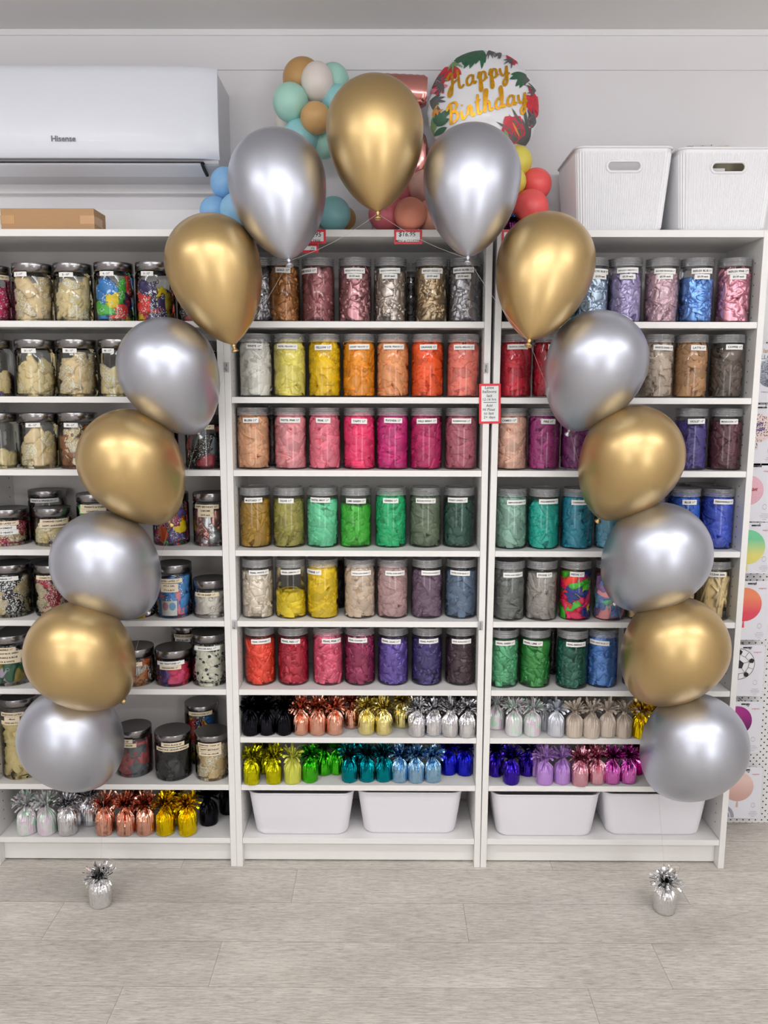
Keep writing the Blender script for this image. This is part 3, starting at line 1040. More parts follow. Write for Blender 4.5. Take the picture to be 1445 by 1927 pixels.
heap(j, [(BLKP, 'black dotted'), (DRED, 'dusty red'), (BLKP, 'black dotted'), (GREY, 'grey')], 'black and red', 'jar with a sticker ending DAY', 8, .86, core=[BLKP, DRED, BLKP, GREY], seed=16)

j = steel_jar(57, 126, 925, 1021, 4, 'steel-lidded jar in the back row marked HEARTS & SPRINKLES', [('HEARTS & SPRINKLES 11"', 84, 942, 50, 0)], Y0=0.143)
heap(j, [PLAINC, CRD], 'cream', 'back row jar marked HEARTS & SPRINKLES', 2, .5, seed=17)
j = steel_jar(-22, 55, 961, 1029, 4, 'short steel-lidded jar of red sparkly balloons marked ENGAGEMENT and GOLD HEARTS', [('PRINTED LATEX 11"', 9, 985, 46, 1), ('ENGAGEMENT', 8, 993.5, 40, 0), ('GOLD HEARTS', 8, 1002, 46, 0)])
heap(j, [(CRD, 'red dotted'), (CREAM, 'cream printed'), (CRD, 'red dotted')], 'red and cream', 'jar marked ENGAGEMENT', 8, .92, core=[CRD, CREAM, CRD, CRD], seed=18, big=.85)
j = steel_jar(66, 135, 959, 1029, 4, 'short steel-lidded jar of ivory balloons marked DIAMOND CLEAR and HAPPY ANNIVERSARY', [('DIAMOND CLEAR 11"', 103, 981, 48, 1), ('HAPPY ANNIVERSARY', 103, 989, 50, 1)])
heap(j, [PLAINC2, CREAM2], 'ivory', 'jar marked HAPPY ANNIVERSARY', 8, .8, seed=19, big=.8)
j = steel_jar(147, 218, 932, 1028, 4, 'steel-lidded jar of mixed colour balloons marked PRESENTS & STARS', [('PRESENTS & STARS 11"', 182, 954, 56, 1), ('CONFETTI', 175, 962, 46, 1)])
heap(j, [(TEAP, 'teal dotted'), (MAGP, 'magenta dotted'), (GREENP, 'green printed')], 'mixed dark', 'jar marked PRESENTS & STARS', 6, .92, core=[TEAP, MAGP, PURP, GREENP], seed=20)
j = steel_jar(288, 356, 930, 1028, 4, 'steel-lidded jar of burgundy, purple and orange balloons beside a gold arch balloon', [('BIRTHDAY 11"', 316, 953, 40, 1)])
heap(j, [(MAGP, 'burgundy printed'), (PURP, 'purple printed'), (ORAP, 'orange'), (YELP, 'yellow'), (MAGP, 'burgundy printed')], 'burgundy and purple', 'fourth shelf jar beside the lower gold arch balloon', 8, .9, core=[MAGP, PURP, ORAP, GREENP], seed=21)
j = steel_jar(364, 430, 930, 1029, 4, 'steel-lidded jar of metallic rose and silver balloons marked HAPPY BIRTHDAY and CHROME', [('HAPPY BIRTHDAY 11"', 388, 953.5, 44, 1), ('CHROME', 387, 961, 28, 1), ('$4.95 each', 387, 969, 28, 1)])
heap(j, [(ROSEM, 'metallic rose'), (SILVM, 'metallic silver'), (ROSEM, 'metallic rose')], 'metallic rose and silver', 'jar marked CHROME', 8, .92, core=[ROSEM, SILVM, ROSEM, ROSEM], seed=22)

j = steel_jar(52, 118, 1062, 1150, 5, 'steel-lidded jar of black lace-print balloons in the back row, fifth shelf', [], Y0=0.146)
heap(j, [BWP], 'black lace print', 'back row jar on the fifth shelf', 2, .85, seed=23)
j = steel_jar(-14, 60, 1066, 1164, 5, 'steel-lidded jar of black and cream lace-print balloons marked DAMASK', [('DAMASK 11"', 12, 1089, 42, 0)])
heap(j, [(CREAM, 'cream printed'), (BWP, 'black lace print'), (CREAM, 'cream printed')], 'black and cream', 'jar marked DAMASK', 9, .92, core=[BWP, CREAM, BWP, CREAM], seed=24)
j = steel_jar(68, 138, 1066, 1163, 5, 'steel-lidded jar of cream and wine dotted balloons marked CONFETTI DOTS', [('CONFETTI DOTS 11"', 96, 1087, 52, 1)])
heap(j, [(DOTC, 'cream dotted'), (CRD, 'wine dotted'), (DOTC, 'cream dotted')], 'cream and wine dotted', 'jar marked CONFETTI DOTS', 8, .9, core=[DOTC, CRD, DOTC, CRD], seed=25)
j = steel_jar(221, 291, 1072, 1166, 5, 'steel-lidded jar of blue and yellow balloons half behind the left silver arch balloon', [])
heap(j, [(COLB, 'blue'), (YELP, 'yellow'), (GREENP, 'green'), (CRD, 'wine dotted')], 'blue and yellow', 'fifth shelf jar half behind a silver arch balloon', 6, .6, core=[COLB, YELP, GREENP, COLB], seed=26)
GIRLBOY = steel_jar(293, 362, 1066, 1165, 5, "steel-lidded jar of blue and pink balloons marked IT'S A GIRL and IT'S A BOY", [('PRINTED LATEX 11"', 318, 1093, 46, 1), ("IT'S A GIRL", 319, 1102, 30, 1), ("IT'S A BOY", 319, 1110, 30, 1)])
heap(GIRLBOY, [(BABYB, 'sky blue'), (BABYP, 'baby pink'), (BABYBP, 'blue printed'), (BABYB, 'sky blue')], 'blue and pink', "jar marked IT'S A GIRL", 9, .95, core=[BABYB, BABYB, BABYP, BABYB], seed=27)
j = steel_jar(364, 430, 1095, 1165, 5, 'short steel-lidded jar of white balloons with dark red print marked PET OR SHEEP', [('PET OR SHEEP 11"', 388, 1119, 44, 1)])
heap(j, [SHEEPP, latex((232, 224, 214)), SHEEPP], 'white printed', 'jar marked PET OR SHEEP', 9, .9, seed=28, big=.8)

j = steel_jar(-18, 64, 1200, 1293, 6, 'steel-lidded jar of green and olive balloons with four stickers, marked MARBLE', [('MARBLE 11"', 14, 1222, 30, 1), ('RAINBOW BLUE, GREEN', 14, 1229.5, 62, 1), ('PINK PURPLE & BLUE', 12, 1237, 62, 1), ('BLACK & WHITE', 11, 1244.5, 50, 1)])
heap(j, [(GREEN2, 'dark green'), (OLIV, 'olive'), (LAVE, 'pale lavender'), (GREEN2, 'dark green')], 'green and olive', 'jar marked MARBLE', 9, .85, core=[GREEN2, OLIV, LAVE, GREEN2], seed=29)
j = steel_jar(222, 291, 1226, 1294, 6, 'short steel-lidded jar of zebra and tiger print balloons marked SAFARI', [('SAFARI 11"', 249, 1250, 34, 1)])
heap(j, [(ZEBRA, 'zebra print'), (TAN, 'tan spotted'), (TIGER, 'tiger stripe'), (ZEBRA, 'zebra print')], 'animal print', 'jar marked SAFARI', 8, .9, core=[ZEBRA, TAN, TIGER, ZEBRA], seed=30, big=.85)
j = steel_jar(293, 363, 1228, 1294, 6, 'short steel-lidded jar of crimson balloons marked SEA CREATURES and DINOSAURS', [('SEA CREATURES 11"', 320, 1248, 50, 0), ('DINOSAURS 11"', 320, 1256, 38, 1)])
heap(j, [(RED2, 'crimson'), (MAG2, 'magenta'), (PURP, 'purple printed')], 'crimson and magenta', 'jar marked SEA CREATURES', 7, .8, core=[RED2, MAG2, PURP, RED2], seed=31, big=.85)
j = steel_jar(324, 388, 1183, 1282, 6, 'steel-lidded jar in the back row marked STATE OF ORIGIN and NSW BLUES', [('STATE OF ORIGIN', 346, 1197, 36, 1), ('NSW BLUES', 344, 1204, 28, 0)], Y0=0.14)
heap(j, [latex((50, 60, 120))], 'navy', 'back row jar marked STATE OF ORIGIN', 2, .8, seed=32)
j = steel_jar(362, 428, 1198, 1294, 6, 'steel-lidded jar of white balloons with black pentagons marked SOCCER BALL', [('SOCCER BALL 11"', 390, 1220, 46, 0)])
heap(j, [SOCC], 'white pentagon print', 'jar marked SOCCER BALL', 12, .95, seed=33, big=.8)

j = steel_jar(5, 76, 1320, 1469, 8, 'tall steel-lidded jar of big cream balloons marked as latex with helium, lowest jar shelf', [('30 SECOND LATEX', 26, 1344, 40, 1), ('- Moon', 26, 1352, 26, 1), ('$18.00 with H.I.', 25, 1359.5, 40, 1)])
heap(j, [latex((226, 204, 142))], 'big cream', 'tall jar on the lowest jar shelf', 8, .82, seed=34, big=1.1)
j = steel_jar(82, 130, 1398, 1471, 8, 'small steel-lidded jar of pinkish cream balloons under the lowest left silver balloon', [], liph=0.02)
heap(j, [latex((226, 206, 190))], 'pinkish cream', 'small jar under the lowest left silver balloon', 2, .8, seed=35, big=.6)
j = steel_jar(150, 214, 1392, 1462, 8, 'steel-lidded jar of navy white-spotted balloons behind the lowest left silver balloon', [], liph=0.02)
heap(j, [sp((40, 46, 84), where=.8, scale=120)], 'navy spotted', 'jar behind the lowest left silver balloon', 2, .7, seed=36, big=.7)
j = steel_jar(221, 287, 1379, 1465, 8, 'steel-lidded jar of dusty red and grey balloons marked LATEX with helium', [('LATEX 36"', 236, 1394, 26, 1), ('$9.95 with HELIUM', 236, 1402, 36, 1)])
heap(j, [(ROSY, 'dusty red'), (GRYD, 'slate grey'), (ROSY, 'dusty red')], 'dusty red and grey', 'jar of big dusty red latex balloons', 6, .95, core=[ROSY, GRYD, ROSY, GRYD], seed=37, big=1.15)
j = steel_jar(349, 412, 1332, 1432, 8, 'steel-lidded jar of blue, yellow and red balloons in the back row marked LINKOLOONS', [('LINKOLOONS 11"', 378, 1343, 42, 1)], Y0=0.14)
heap(j, [(latex((24, 84, 140)), 'dark blue'), (YELP, 'yellow'), (REDP, 'red')], 'dark blue, yellow and red', 'back row jar marked LINKOLOONS', 4, .9, core=[COLB, REDP, YELP, NAVYP], seed=38)
j = steel_jar(293, 361, 1387, 1472, 8, 'half empty steel-lidded jar of black balloons marked ONYX BLACK and GREAT FOR GENDER REVEALS', [('ONYX BLACK 36"', 326, 1401, 40, 1), ('GREAT FOR GENDER REVEALS', 325, 1410, 62, 1)])
heap(j, [BLK], 'black', 'jar marked ONYX BLACK', 4, .55, seed=39, big=1.1)
j = steel_jar(368, 432, 1388, 1472, 8, 'steel-lidded jar of tan printed balloons marked DIAMOND CLEAR 16 and HAPPY BIRTHDAY', [('DIAMOND CLEAR 16"', 394, 1402, 42, 1), ('HAPPY BIRTHDAY', 395, 1410, 40, 1), ('$10.00 with HELIUM', 395, 1418, 40, 1)])
heap(j, [CREAM, latex((206, 176, 124))], 'tan printed', 'jar marked DIAMOND CLEAR 16', 9, .92, seed=40)

# printed card standing inside the blue and pink jar
_j, _x, _y, _z, _R, _h = GIRLBOY
mb = MB()
_th = facing(_x, _y) - 0.30
flat_ = [(-.025 + .05 * i / 10, y_) for i in range(11) for y_ in (-.024, .024)]
curved(mb, flat_, [(2 * i, 2 * i + 2, 2 * i + 3, 2 * i + 1) for i in range(10)], _R - 0.0018, _th, 0.034, 0.0)
for cx_, cc in ((-.0125, 1), (.0105, 2)):
    pts_ = [(cx_, .006)]
    fs_ = []
    for r_ in (.33, .66, 1.0):
        pts_ += [(cx_ + .0105 * r_ * cos(k * pi / 8), .006 + .013 * r_ * sin(k * pi / 8)) for k in range(16)]
    for k in range(16):
        fs_.append((0, 1 + k, 1 + (k + 1) % 16))
        for q_ in (0, 1):
            fs_.append((1 + q_ * 16 + k, 17 + q_ * 16 + k, 17 + q_ * 16 + (k + 1) % 16, 1 + q_ * 16 + (k + 1) % 16))
    curved(mb, pts_, fs_, _R - 0.0018, _th, 0.034, 0.0004, 0, cc)
o = mb.build('picture_card', [STICKER, mat('card_pink', (222, 160, 176), rough=.6), mat('card_blue', (120, 180, 224), rough=.6)], None, (_x, _y, _z))
tag(o, "white card picturing a pink and a blue balloon inside the IT'S A GIRL jar", 'card')

# ------------------------------------------------------------------ foil balloon weights
def weight_body(seed):
    rnd = random.Random(seed)
    n = 64
    ph = [rnd.gauss(0, 1) for _ in range(n)]
    tw = rnd.uniform(-.5, .5)
    prof = [(0.0, 0.0), (0.018, 0.0), (0.0245, 0.0015), (0.0262, 0.006), (0.0268, 0.016), (0.0266, 0.028), (0.0260, 0.040), (0.0235, 0.049), (0.0175, 0.0565), (0.0105, 0.062), (0.0062, 0.0665), (0.0058, 0.070), (0.0085, 0.075)]
    vs, fs = [], []
    for i, (r, z) in enumerate(prof):
        amp = 0.018 + 0.16 * min(1, max(0, (z - 0.03) / 0.03)) + (0.03 if z < 0.006 else 0)
        for k in range(n):
            a = 2 * pi * k / n
            kk = int(k + tw * z / 0.07 * 9) % n
            rr = r * (1 + amp * 0.55 * ph[kk] + 0.02 * sin(3 * a + seed))
            zz = z + (0.0016 * ph[(kk * 3) % n] if 0.04 < z < 0.066 else 0)
            vs.append((rr * cos(a), rr * sin(a), max(0, zz)))
    for i in range(len(prof) - 1):
        for k in range(n):
            k2 = (k + 1) % n
            fs.append((i * n + k, i * n + k2, (i + 1) * n + k2, (i + 1) * n + k))
    mb = MB()
    mb.add(vs, fs, 0, False)
    return mb.mesh('foil_wrap')


def weight_frill(seed, n=120, ln=0.037, wide=0.0046):
    rnd = random.Random(seed + 100)
    mb = MB()
    for k in range(n):
        a = 2 * pi * k / n + rnd.uniform(-.2, .2)
        el = rnd.uniform(0.25, 1.52)
        L = ln * rnd.uniform(0.75, 1.2)
        droop = rnd.uniform(-0.4, 1.9)
        w = wide * rnd.uniform(0.7, 1.2)
        tw = rnd.uniform(-1.2, 1.2)
        p = Vector((0.005 * cos(a), 0.005 * sin(a), 0.070 + rnd.uniform(0, .004)))
        vs = []
        m = 6
        for i in range(m):
            q = i / (m - 1)
            e = el - droop * q
            d = Vector((cos(e) * cos(a), cos(e) * sin(a), sin(e)))
            side = Vector((-sin(a), cos(a), 0))
            nn = d.cross(side)
            s2 = side * cos(tw * q) + nn * sin(tw * q)
            vs += [p - s2 * w / 2, p + s2 * w / 2]
            p = p + d * L / (m - 1)
            if p.z < 0.002:
                p.z = 0.002
        mb.add(vs, [(2 * i, 2 * i + 1, 2 * i + 3, 2 * i + 2) for i in range(m - 1)], 0, False)
    return mb.mesh('tinsel_frill')


BODIES = [weight_body(i) for i in range(4)]
FRILLS = [weight_frill(i) for i in range(4)] + [weight_frill(11, 52, 0.037, 0.0060), weight_frill(12, 50, 0.036, 0.0064)]


def foilmat(rgb, rough=0.16, metal=1.0):
    return mat('foil_%d_%d_%d' % rgb, rgb, rough=rough, metal=metal, vary=0.05, vscale=70, bump=0.5, bscale=90, dist=0.002)


def irid_mat():
    m = bpy.data.materials.new('iridescent_film')
    t = NT(m)
    p = t.n('BsdfPrincipled', Roughness=0.18, Metallic=0.25)
    tc = t.n('TexCoord')
    nz = t.n('TexNoise', Scale=48.0, Detail=2.0)
    t.l(tc.outputs['Object'], nz.inputs['Vector'])
    r = t.n('ValToRGB')
    e = r.color_ramp.elements
    e[0].position, e[0].color = 0.32, (*lin((186, 226, 200)), 1)
    e[1].position, e[1].color = 0.68, (*lin((226, 204, 224)), 1)
    x = e.new(0.5); x.color = (*lin((226, 224, 226)), 1)
    t.l(nz.outputs['Fac'], r.inputs[0])
    t.l(r.outputs[0], p.inputs['Base Color'])
    b = t.n('Bump', Strength=0.5, Distance=0.002)
    n2 = t.n('TexNoise', Scale=90.0)
    t.l(tc.outputs['Object'], n2.inputs['Vector'])
    t.l(n2.outputs['Fac'], b.inputs['Height'])
    t.l(b.outputs['Normal'], p.inputs['Normal'])
    t.l(p.outputs[0], t.out.inputs['Surface'])
    return m


IRID = irid_mat()
FM = {
    'black': foilmat((30, 30, 36), 0.22), 'rose gold': foilmat((226, 168, 146)), 'pale gold': foilmat((236, 222, 150)), 'silver': foilmat((226, 226, 230)),
    'chartreuse': foilmat((206, 204, 24)), 'matt lime': mat('matt_lime_foil', (206, 208, 84), rough=.45, metal=.3), 'green': foilmat((70, 180, 36)), 'teal': foilmat((8, 132, 142)),
    'ice blue': foilmat((150, 190, 222)), 'royal blue': foilmat((36, 40, 190)), 'iridescent': IRID, 'grey': mat('matt_grey_foil', (176, 176, 184), rough=.4, metal=.5),
    'silver white': mat('satin_silver_foil', (212, 216, 226), rough=.34, metal=.6), 'beige': mat('matt_beige_foil', (204, 190, 176), rough=.45, metal=.25), 'gold': foilmat((236, 204, 20)),
    'indigo': foilmat((58, 34, 160)), 'lilac': mat('satin_lilac_foil', (186, 140, 214), rough=.38, metal=.35), 'mauve pink': foilmat((222, 164, 180), .22), 'orchid': foilmat((206, 110, 190), .18), 'magenta': foilmat((190, 20, 130), .2),
    'bright silver': foilmat((232, 232, 234), 0.12),
}
WCOUNT = {}
WROWS = [
    # place words, shelf, [(px, base py, colour)]
    ('upper weight shelf of the middle bookcase', 7, [(470, 1387, 'black'), (501, 1386, 'black'), (533, 1386, 'black'), (565, 1385.5, 'rose gold'), (596.5, 1386, 'rose gold'), (629, 1385.5, 'rose gold'), (661, 1373, 'rose gold'),
                                                     (689.5, 1385, 'pale gold'), (722, 1385.5, 'pale gold'), (755, 1372, 'pale gold'), (785, 1389, 'silver'), (816, 1387, 'silver'), (848, 1389, 'silver'), (880, 1390.5, 'silver'),
                                                     (486, 1369, 'black'), (548, 1368, 'rose gold'), (610, 1368, 'rose gold'), (705, 1368, 'pale gold'), (800, 1369, 'silver'), (862, 1369, 'silver')]),
    ('lower weight shelf of the middle bookcase', 8, [(472, 1479.5, 'chartreuse'), (513.5, 1478, 'chartreuse'), (549, 1478, 'matt lime'), (582, 1475, 'green'), (609, 1461.5, 'green'), (633, 1460, 'green'), (657, 1475, 'teal'), (690, 1474, 'teal'),
                                                     (721.5, 1474, 'teal'), (752, 1475, 'ice blue'), (783, 1476, 'ice blue'), (815, 1475, 'ice blue'), (845, 1461, 'royal blue'), (876.5, 1462.5, 'royal blue'),
                                                     (496, 1458, 'chartreuse'), (675, 1457, 'teal'), (768, 1457, 'ice blue')]),
    ('upper weight shelf of the right bookcase', 7, [(935, 1375, 'iridescent'), (968.5, 1387.5, 'iridescent'), (1004, 1388, 'iridescent'), (1027, 1377, 'grey'), (1048.5, 1389, 'silver white'), (1083, 1391, 'beige'), (1116, 1392, 'beige'), (1146, 1390, 'beige'),
                                                    (1177, 1391.5, 'beige'), (1208, 1392, 'gold'), (1238, 1390, 'gold'), (1100, 1374, 'beige'), (1160, 1374, 'beige'), (986, 1373, 'iridescent')]),
    ('lower weight shelf of the right bookcase', 8, [(934, 1464, 'indigo'), (963.7, 1479.5, 'indigo'), (993, 1463, 'indigo'), (1027, 1480, 'lilac'), (1060, 1478.5, 'lilac'), (1094, 1482.5, 'mauve pink'), (1126, 1479, 'mauve pink'), (1154, 1478.5, 'orchid'),
                                                    (1185, 1477.5, 'orchid'), (1201, 1460, 'magenta'), (1012, 1464, 'lilac'), (1110, 1463, 'mauve pink')]),
    ('bottom shelf of the left bookcase', 9, [(44, 1575, 'iridescent'), (82.5, 1575.5, 'iridescent'), (122, 1575.5, 'silver'), (164, 1557, 'silver'), (193, 1575.5, 'rose gold'), (232.5, 1576, 'rose gold'), (269.5, 1575.5, 'rose gold'), (307.5, 1575.5, 'gold'),
                                             (349, 1576, 'gold'), (390, 1557, 'black'), (427, 1536, 'black'), (140, 1556, 'silver'), (250, 1555, 'rose gold'), (328, 1555, 'gold')]),
]


def weight(px, py, zt, colour, label, scale=1.0, group=None, clampx=None, fs=1.0):
    p = atz(px, py, zt)
    r = 0.0265 * scale
    c = Vector((p.x, p.y + r * 0.97, zt))
    if clampx:
        c.x = min(max(c.x, clampx[0]), clampx[1])
    w = thing('balloon_weight', label, 'balloon weight', c, 0, group)
    i = RND.randrange(4)
    rz = RND.uniform(0, 6.28)
    b = link('foil_wrap', BODIES[i], FM[colour], w, None, (0, 0, rz))
    matt = colour in ('beige', 'matt lime', 'silver white', 'lilac', 'grey')
    f = link('tinsel_frill', FRILLS[4 + i % 2] if matt else FRILLS[(i + 1) % 4], FM[colour], w, None, (0, 0, rz * 2))
    k_ = 1.14 if zt > 0.01 else 1.0
    b.scale = (scale, scale, scale * k_)
    f.scale = (scale * fs, scale * fs, scale * fs * (1 + (k_ - 1) * .6))
    f.location.z = 0.070 * scale * (k_ - fs * (1 + (k_ - 1) * .6))
    return w


for place, sh, items in WROWS:
    counts = {}
    tot = {}
    for it in items:
        tot[it[2]] = tot.get(it[2], 0) + 1
    for px, py, colour in sorted(items):
        counts[colour] = counts.get(colour, 0) + 1
        n_, N_ = counts[colour], tot[colour]
        pos = 'only one that colour' if N_ == 1 else ('leftmost' if n_ == 1 else 'rightmost' if n_ == N_ else ORD[n_ - 1])
        if N_ == 1:
            lab = 'only %s foil balloon weight, %s' % (colour, place)
        else:
            lab = '%s %s foil balloon weight, %s' % (pos, colour, place)
        sc = 1.16 if sh == 9 else 1.02
        cl = {'m': (0.047, 0.753), 'r': (0.853, 1.56), 'l': (-0.76, -0.047)}[place.split(' of the ')[1][0]]
        weight(px, py, ZT[sh], colour, lab, sc, 'foil balloon weights on the shelves', cl)

# the two weights standing on the floor, with curled ribbon
for px, py, lab, sgn in ((184, 1713, 'silver foil balloon weight on the floor at the left end of the balloon arch', 1), (1256, 1725, 'silver foil balloon weight on the floor at the right end of the balloon arch', -1)):
    w = weight(px, py, 0.0, 'bright silver', lab, 1.22, 'foil balloon weights anchoring the arch', None, 0.95)
    mb = MB()
    for q in range(2):
        pts = []
        for i in range(26):
            a = i / 25 * 5.2 + q * 2.2
            pts.append(((0.012 + 0.026 * i / 25) * cos(a) * (1 if q else -1) + 0.012 * q, 0.012 * sin(a * 1.3), 0.085 + 0.05 * i / 25 + 0.018 * sin(a)))
        mb.tube(pts, 0.0012, 5)
    mb.build('curling_ribbon', NYLON, w)
    mb = MB()
    mb.tube([(0.004 + 0.0085 * cos(k * pi / 8), 0.0, 0.105 + 0.0085 * sin(k * pi / 8)) for k in range(16)], 0.0022, 6, closed=True)
    mb.build('foil_ring', FM['bright silver'], w)
FLOORW = [o.location.copy() for o in COL.objects if o.name.startswith('balloon_weight') and o.location.z == 0 and o.parent is None]

# ------------------------------------------------------------------ the balloon arch
GOLD = mat('chrome_gold_latex', (200, 172, 120), rough=0.375, metal=1.0, coat=0.25, coat_rough=0.16, vary=0.01, vscale=3)
SILVER = mat('chrome_silver_latex', (192, 196, 208), rough=0.39, metal=1.0, coat=0.25, coat_rough=0.16, vary=0.01, vscale=3)
NECKS = []


def balloon_mesh(r, ln=1.74, n=56, m=44):
    mb = MB()
    prof = [(0.0, -r)]
    for i in range(1, 18):
        a = -pi / 2 + (pi / 2) * i / 18
        prof.append((r * cos(a), r * sin(a)))
    for i in range(0, m):
        t = i / m
        prof.append((r * max(0, 1 - t ** 2.0) ** 0.71, ln * r * t))
    prof.append((0.0045, ln * r * 0.998))
    mb.lathe(prof, n, caps=False)
    return mb


def knot(mb, r, ln=1.74):
    z = ln * r
    mb.lathe([(0.0045, z - 0.006), (0.0042, z), (0.0062, z + 0.003), (0.0060, z + 0.006), (0.0035, z + 0.0085), (0.0042, z + 0.011), (0.0090, z + 0.016), (0.0102, z + 0.0185), (0.0100, z + 0.0205), (0.0085, z + 0.0205), (0.0045, z + 0.014), (0.0, z + 0.013)], 20, caps=False)


def arch_balloon(colour, cx, cy, rpx, nx, ny, Y, label, ln=1.74, away=False):
    c = at(cx, cy, Y)
    r = rpx / ppm(c)
    d = ray(nx, ny).normalized()
    L2 = (ln * r + 0.01)
    oc = EYE - c
    b = d.dot(oc)
    disc = b * b - (oc.length_squared - L2 * L2)
    t = -b + sqrt(disc) if disc > 0 and away else -b - sqrt(disc) if disc > 0 else -b
    nk = EYE + d * t
    ax = (nk - c).normalized()
    q = Vector((0, 0, 1)).rotation_difference(ax)
    o = thing('arch_balloon', label, 'balloon', c, 0, 'chrome balloons of the arch')
    o.rotation_mode = 'QUATERNION'
    o.rotation_quaternion = q
    m = GOLD if colour == 'gold' else SILVER
    balloon_mesh(r, ln).build('balloon_skin', m, o)
    mb = MB(); knot(mb, r, ln); mb.build('knot', m, o)
    NECKS.append(c + ax * (ln * r + 0.006))


YA = -0.185
ARCH = [
    ('silver', 130, 1384, 92, 198, 1462, -0.185, 'silver chrome balloon at the lower left end of the arch', 1.68, True),
    ('gold', 145, 1227, 95, 229, 1316, -0.25, 'gold chrome balloon resting on the lowest left silver balloon', 1.68, True),
    ('silver', 194, 1056, 95, 276, 1150, YA, 'silver chrome balloon, second silver one up the left leg of the arch', 1.68, True),
    ('gold', 242, 864, 94, 320, 984, YA, 'gold chrome balloon, second gold one up the left leg of the arch', 1.7, True),
    ('silver', 314, 691, 92, 375, 818, YA, 'silver chrome balloon, third silver one up the left leg of the arch', 1.7, True),
    ('gold', 400, 494, 89, 441, 655, YA, 'gold chrome balloon left of the screw-top jars, upper left shoulder of the arch'),
    ('silver', 521, 339, 91.5, 544, 494, YA, 'silver chrome balloon just left of the topmost gold balloon'),
    ('gold', 705, 240, 91.5, 711, 405, YA, 'gold chrome balloon at the very top of the arch'),
    ('silver', 888, 330, 91.5, 880, 489, YA, 'silver chrome balloon in front of the birthday foil balloon'),
    ('gold', 1027, 494, 91.5, 995, 645, YA, 'gold chrome balloon on the upper right shoulder of the arch, below the coral cluster'),
    ('silver', 1124, 679, 93.5, 1070, 813, YA, 'silver chrome balloon, third silver one up the right leg of the arch', 1.7, True),
    ('gold', 1191, 857, 94, 1127, 977, YA, 'gold chrome balloon, second gold one up the right leg of the arch', 1.68, True),
    ('silver', 1240, 1041, 96, 1160, 1133, YA, 'silver chrome balloon, second silver one up the right leg of the arch', 1.68, True),
    ('gold', 1274, 1216, 94.5, 1200, 1313, YA, 'gold chrome balloon resting on the lowest right silver balloon', 1.68, True),
    ('silver', 1310, 1399, 93.5, 1237, 1482, YA, 'silver chrome balloon at the lower right end of the arch', 1.68, True),
]
for a in ARCH:
    arch_balloon(*a)
pts = [FLOORW[0] + Vector((0, 0, 0.08))] + NECKS + [FLOORW[1] + Vector((0, 0, 0.08))]
fine = []
for i in range(len(pts) - 1):
    for k in range(6):
        q = k / 6
        p = pts[i].lerp(pts[i + 1], q)
        sag = 0.012 * sin(pi * q) if 0 < i < len(pts) - 2 else 0
        fine.append(p - Vector((0, 0, sag)))
fine.append(pts[-1])
mb = MB(); mb.tube(fine, 0.00034, 5)
tag(mb.build('nylon_line', NYLON), 'thin pale nylon line tying the arch balloons to the two floor weights', 'string')

# ------------------------------------------------------------------ things on top of the bookcases
ZTOP = H


def latex_ball(rgb, rough=0.38):
    return mat('inflated_latex_%d_%d_%d' % rgb, rgb, rough=rough, spec=0.5, vary=0.01, vscale=4)


def cluster(name, label, Ybase, balls, stick=None, base=True, groupname=None):
    c0 = at(balls[0][0], 430, Ybase)
    o = thing(name, label, 'balloon cluster', (c0.x, Ybase, ZTOP), 0, 'mini balloon clusters on top of the bookcases')
    for bx, by, r, rgb, dy, el in balls:
        c = at(bx, by, Ybase + dy)
        rw = r / ppm(c)
        if c.z - rw < ZTOP:
            c.z = ZTOP + rw
        mb = MB()
        mb.lathe([(0.0, -rw * el)] + [(rw * cos(-pi / 2 + pi * i / 22), rw * el * sin(-pi / 2 + pi * i / 22)) for i in range(1, 22)] + [(0.0, rw * el)], 36, caps=False)
        b = mb.build('balloon', latex_ball(rgb), o, c - o.location)
    low = min(max(at(bx, by, Ybase + dy).z - r / ppm(at(bx, by, Ybase + dy)) * el, ZTOP) for bx, by, r, rgb, dy, el in balls)
    if low > ZTOP + 0.002:      # the one underneath that carries the others
        mb = MB()
        mb.lathe([(0.0, -0.042)] + [(0.042 * cos(-pi / 2 + pi * i / 22), 0.042 * sin(-pi / 2 + pi * i / 22)) for i in range(1, 22)] + [(0.0, 0.042)], 36, caps=False)
        mx = sum(at(bx, by, Ybase).x for bx, by, *_r in balls) / len(balls)
        mb.build('balloon', latex_ball(balls[0][3]), o, Vector((mx, Ybase + 0.02, ZTOP + 0.042)) - o.location)
    if stick:
        a, b = at(*stick[0], Ybase + 0.02), at(*stick[1], Ybase + 0.02)
        b.z = max(b.z, ZTOP)
        mb = MB(); mb.tube([a - o.location, b - o.location], 0.0045, 10)
        mb.build('stick', CHROME, o)
    return o


MINT, TEAL, BRN, PALE, TAN2 = (172, 222, 208), (152, 212, 218), (190, 148, 92), (234, 226, 220), (212, 168, 110)
cluster('balloon_cluster', 'tall cluster of mint, brown and white mini balloons on a stick', 0.13,
        [(597, 155, 31, PALE, -0.02, 1.17), (570, 149, 38, BRN, 0.03, 1.0), (627, 152, 30, MINT, 0.03, 1.05), (634, 192, 31, TEAL, 0.0, 1.0), (547, 193, 33.5, MINT, -0.03, 1.05), (594, 222, 29, TAN2, -0.06, 1.0),
         (541, 226, 24, PALE, 0.03, 1.0), (565, 258, 33, TEAL, -0.02, 1.0), (607, 266, 32, MINT, 0.03, 1.0), (628, 403, 32, TEAL, -0.04, 1.0), (648, 411, 22, BRN, 0.03, 1.0), (574, 404, 31, MINT, -0.02, 1.0), (598, 398, 28, PALE, 0.05, 1.0)],
        ((594, 250), (594, 431)))
BLU, BLU2 = (138, 190, 238), (154, 208, 246)
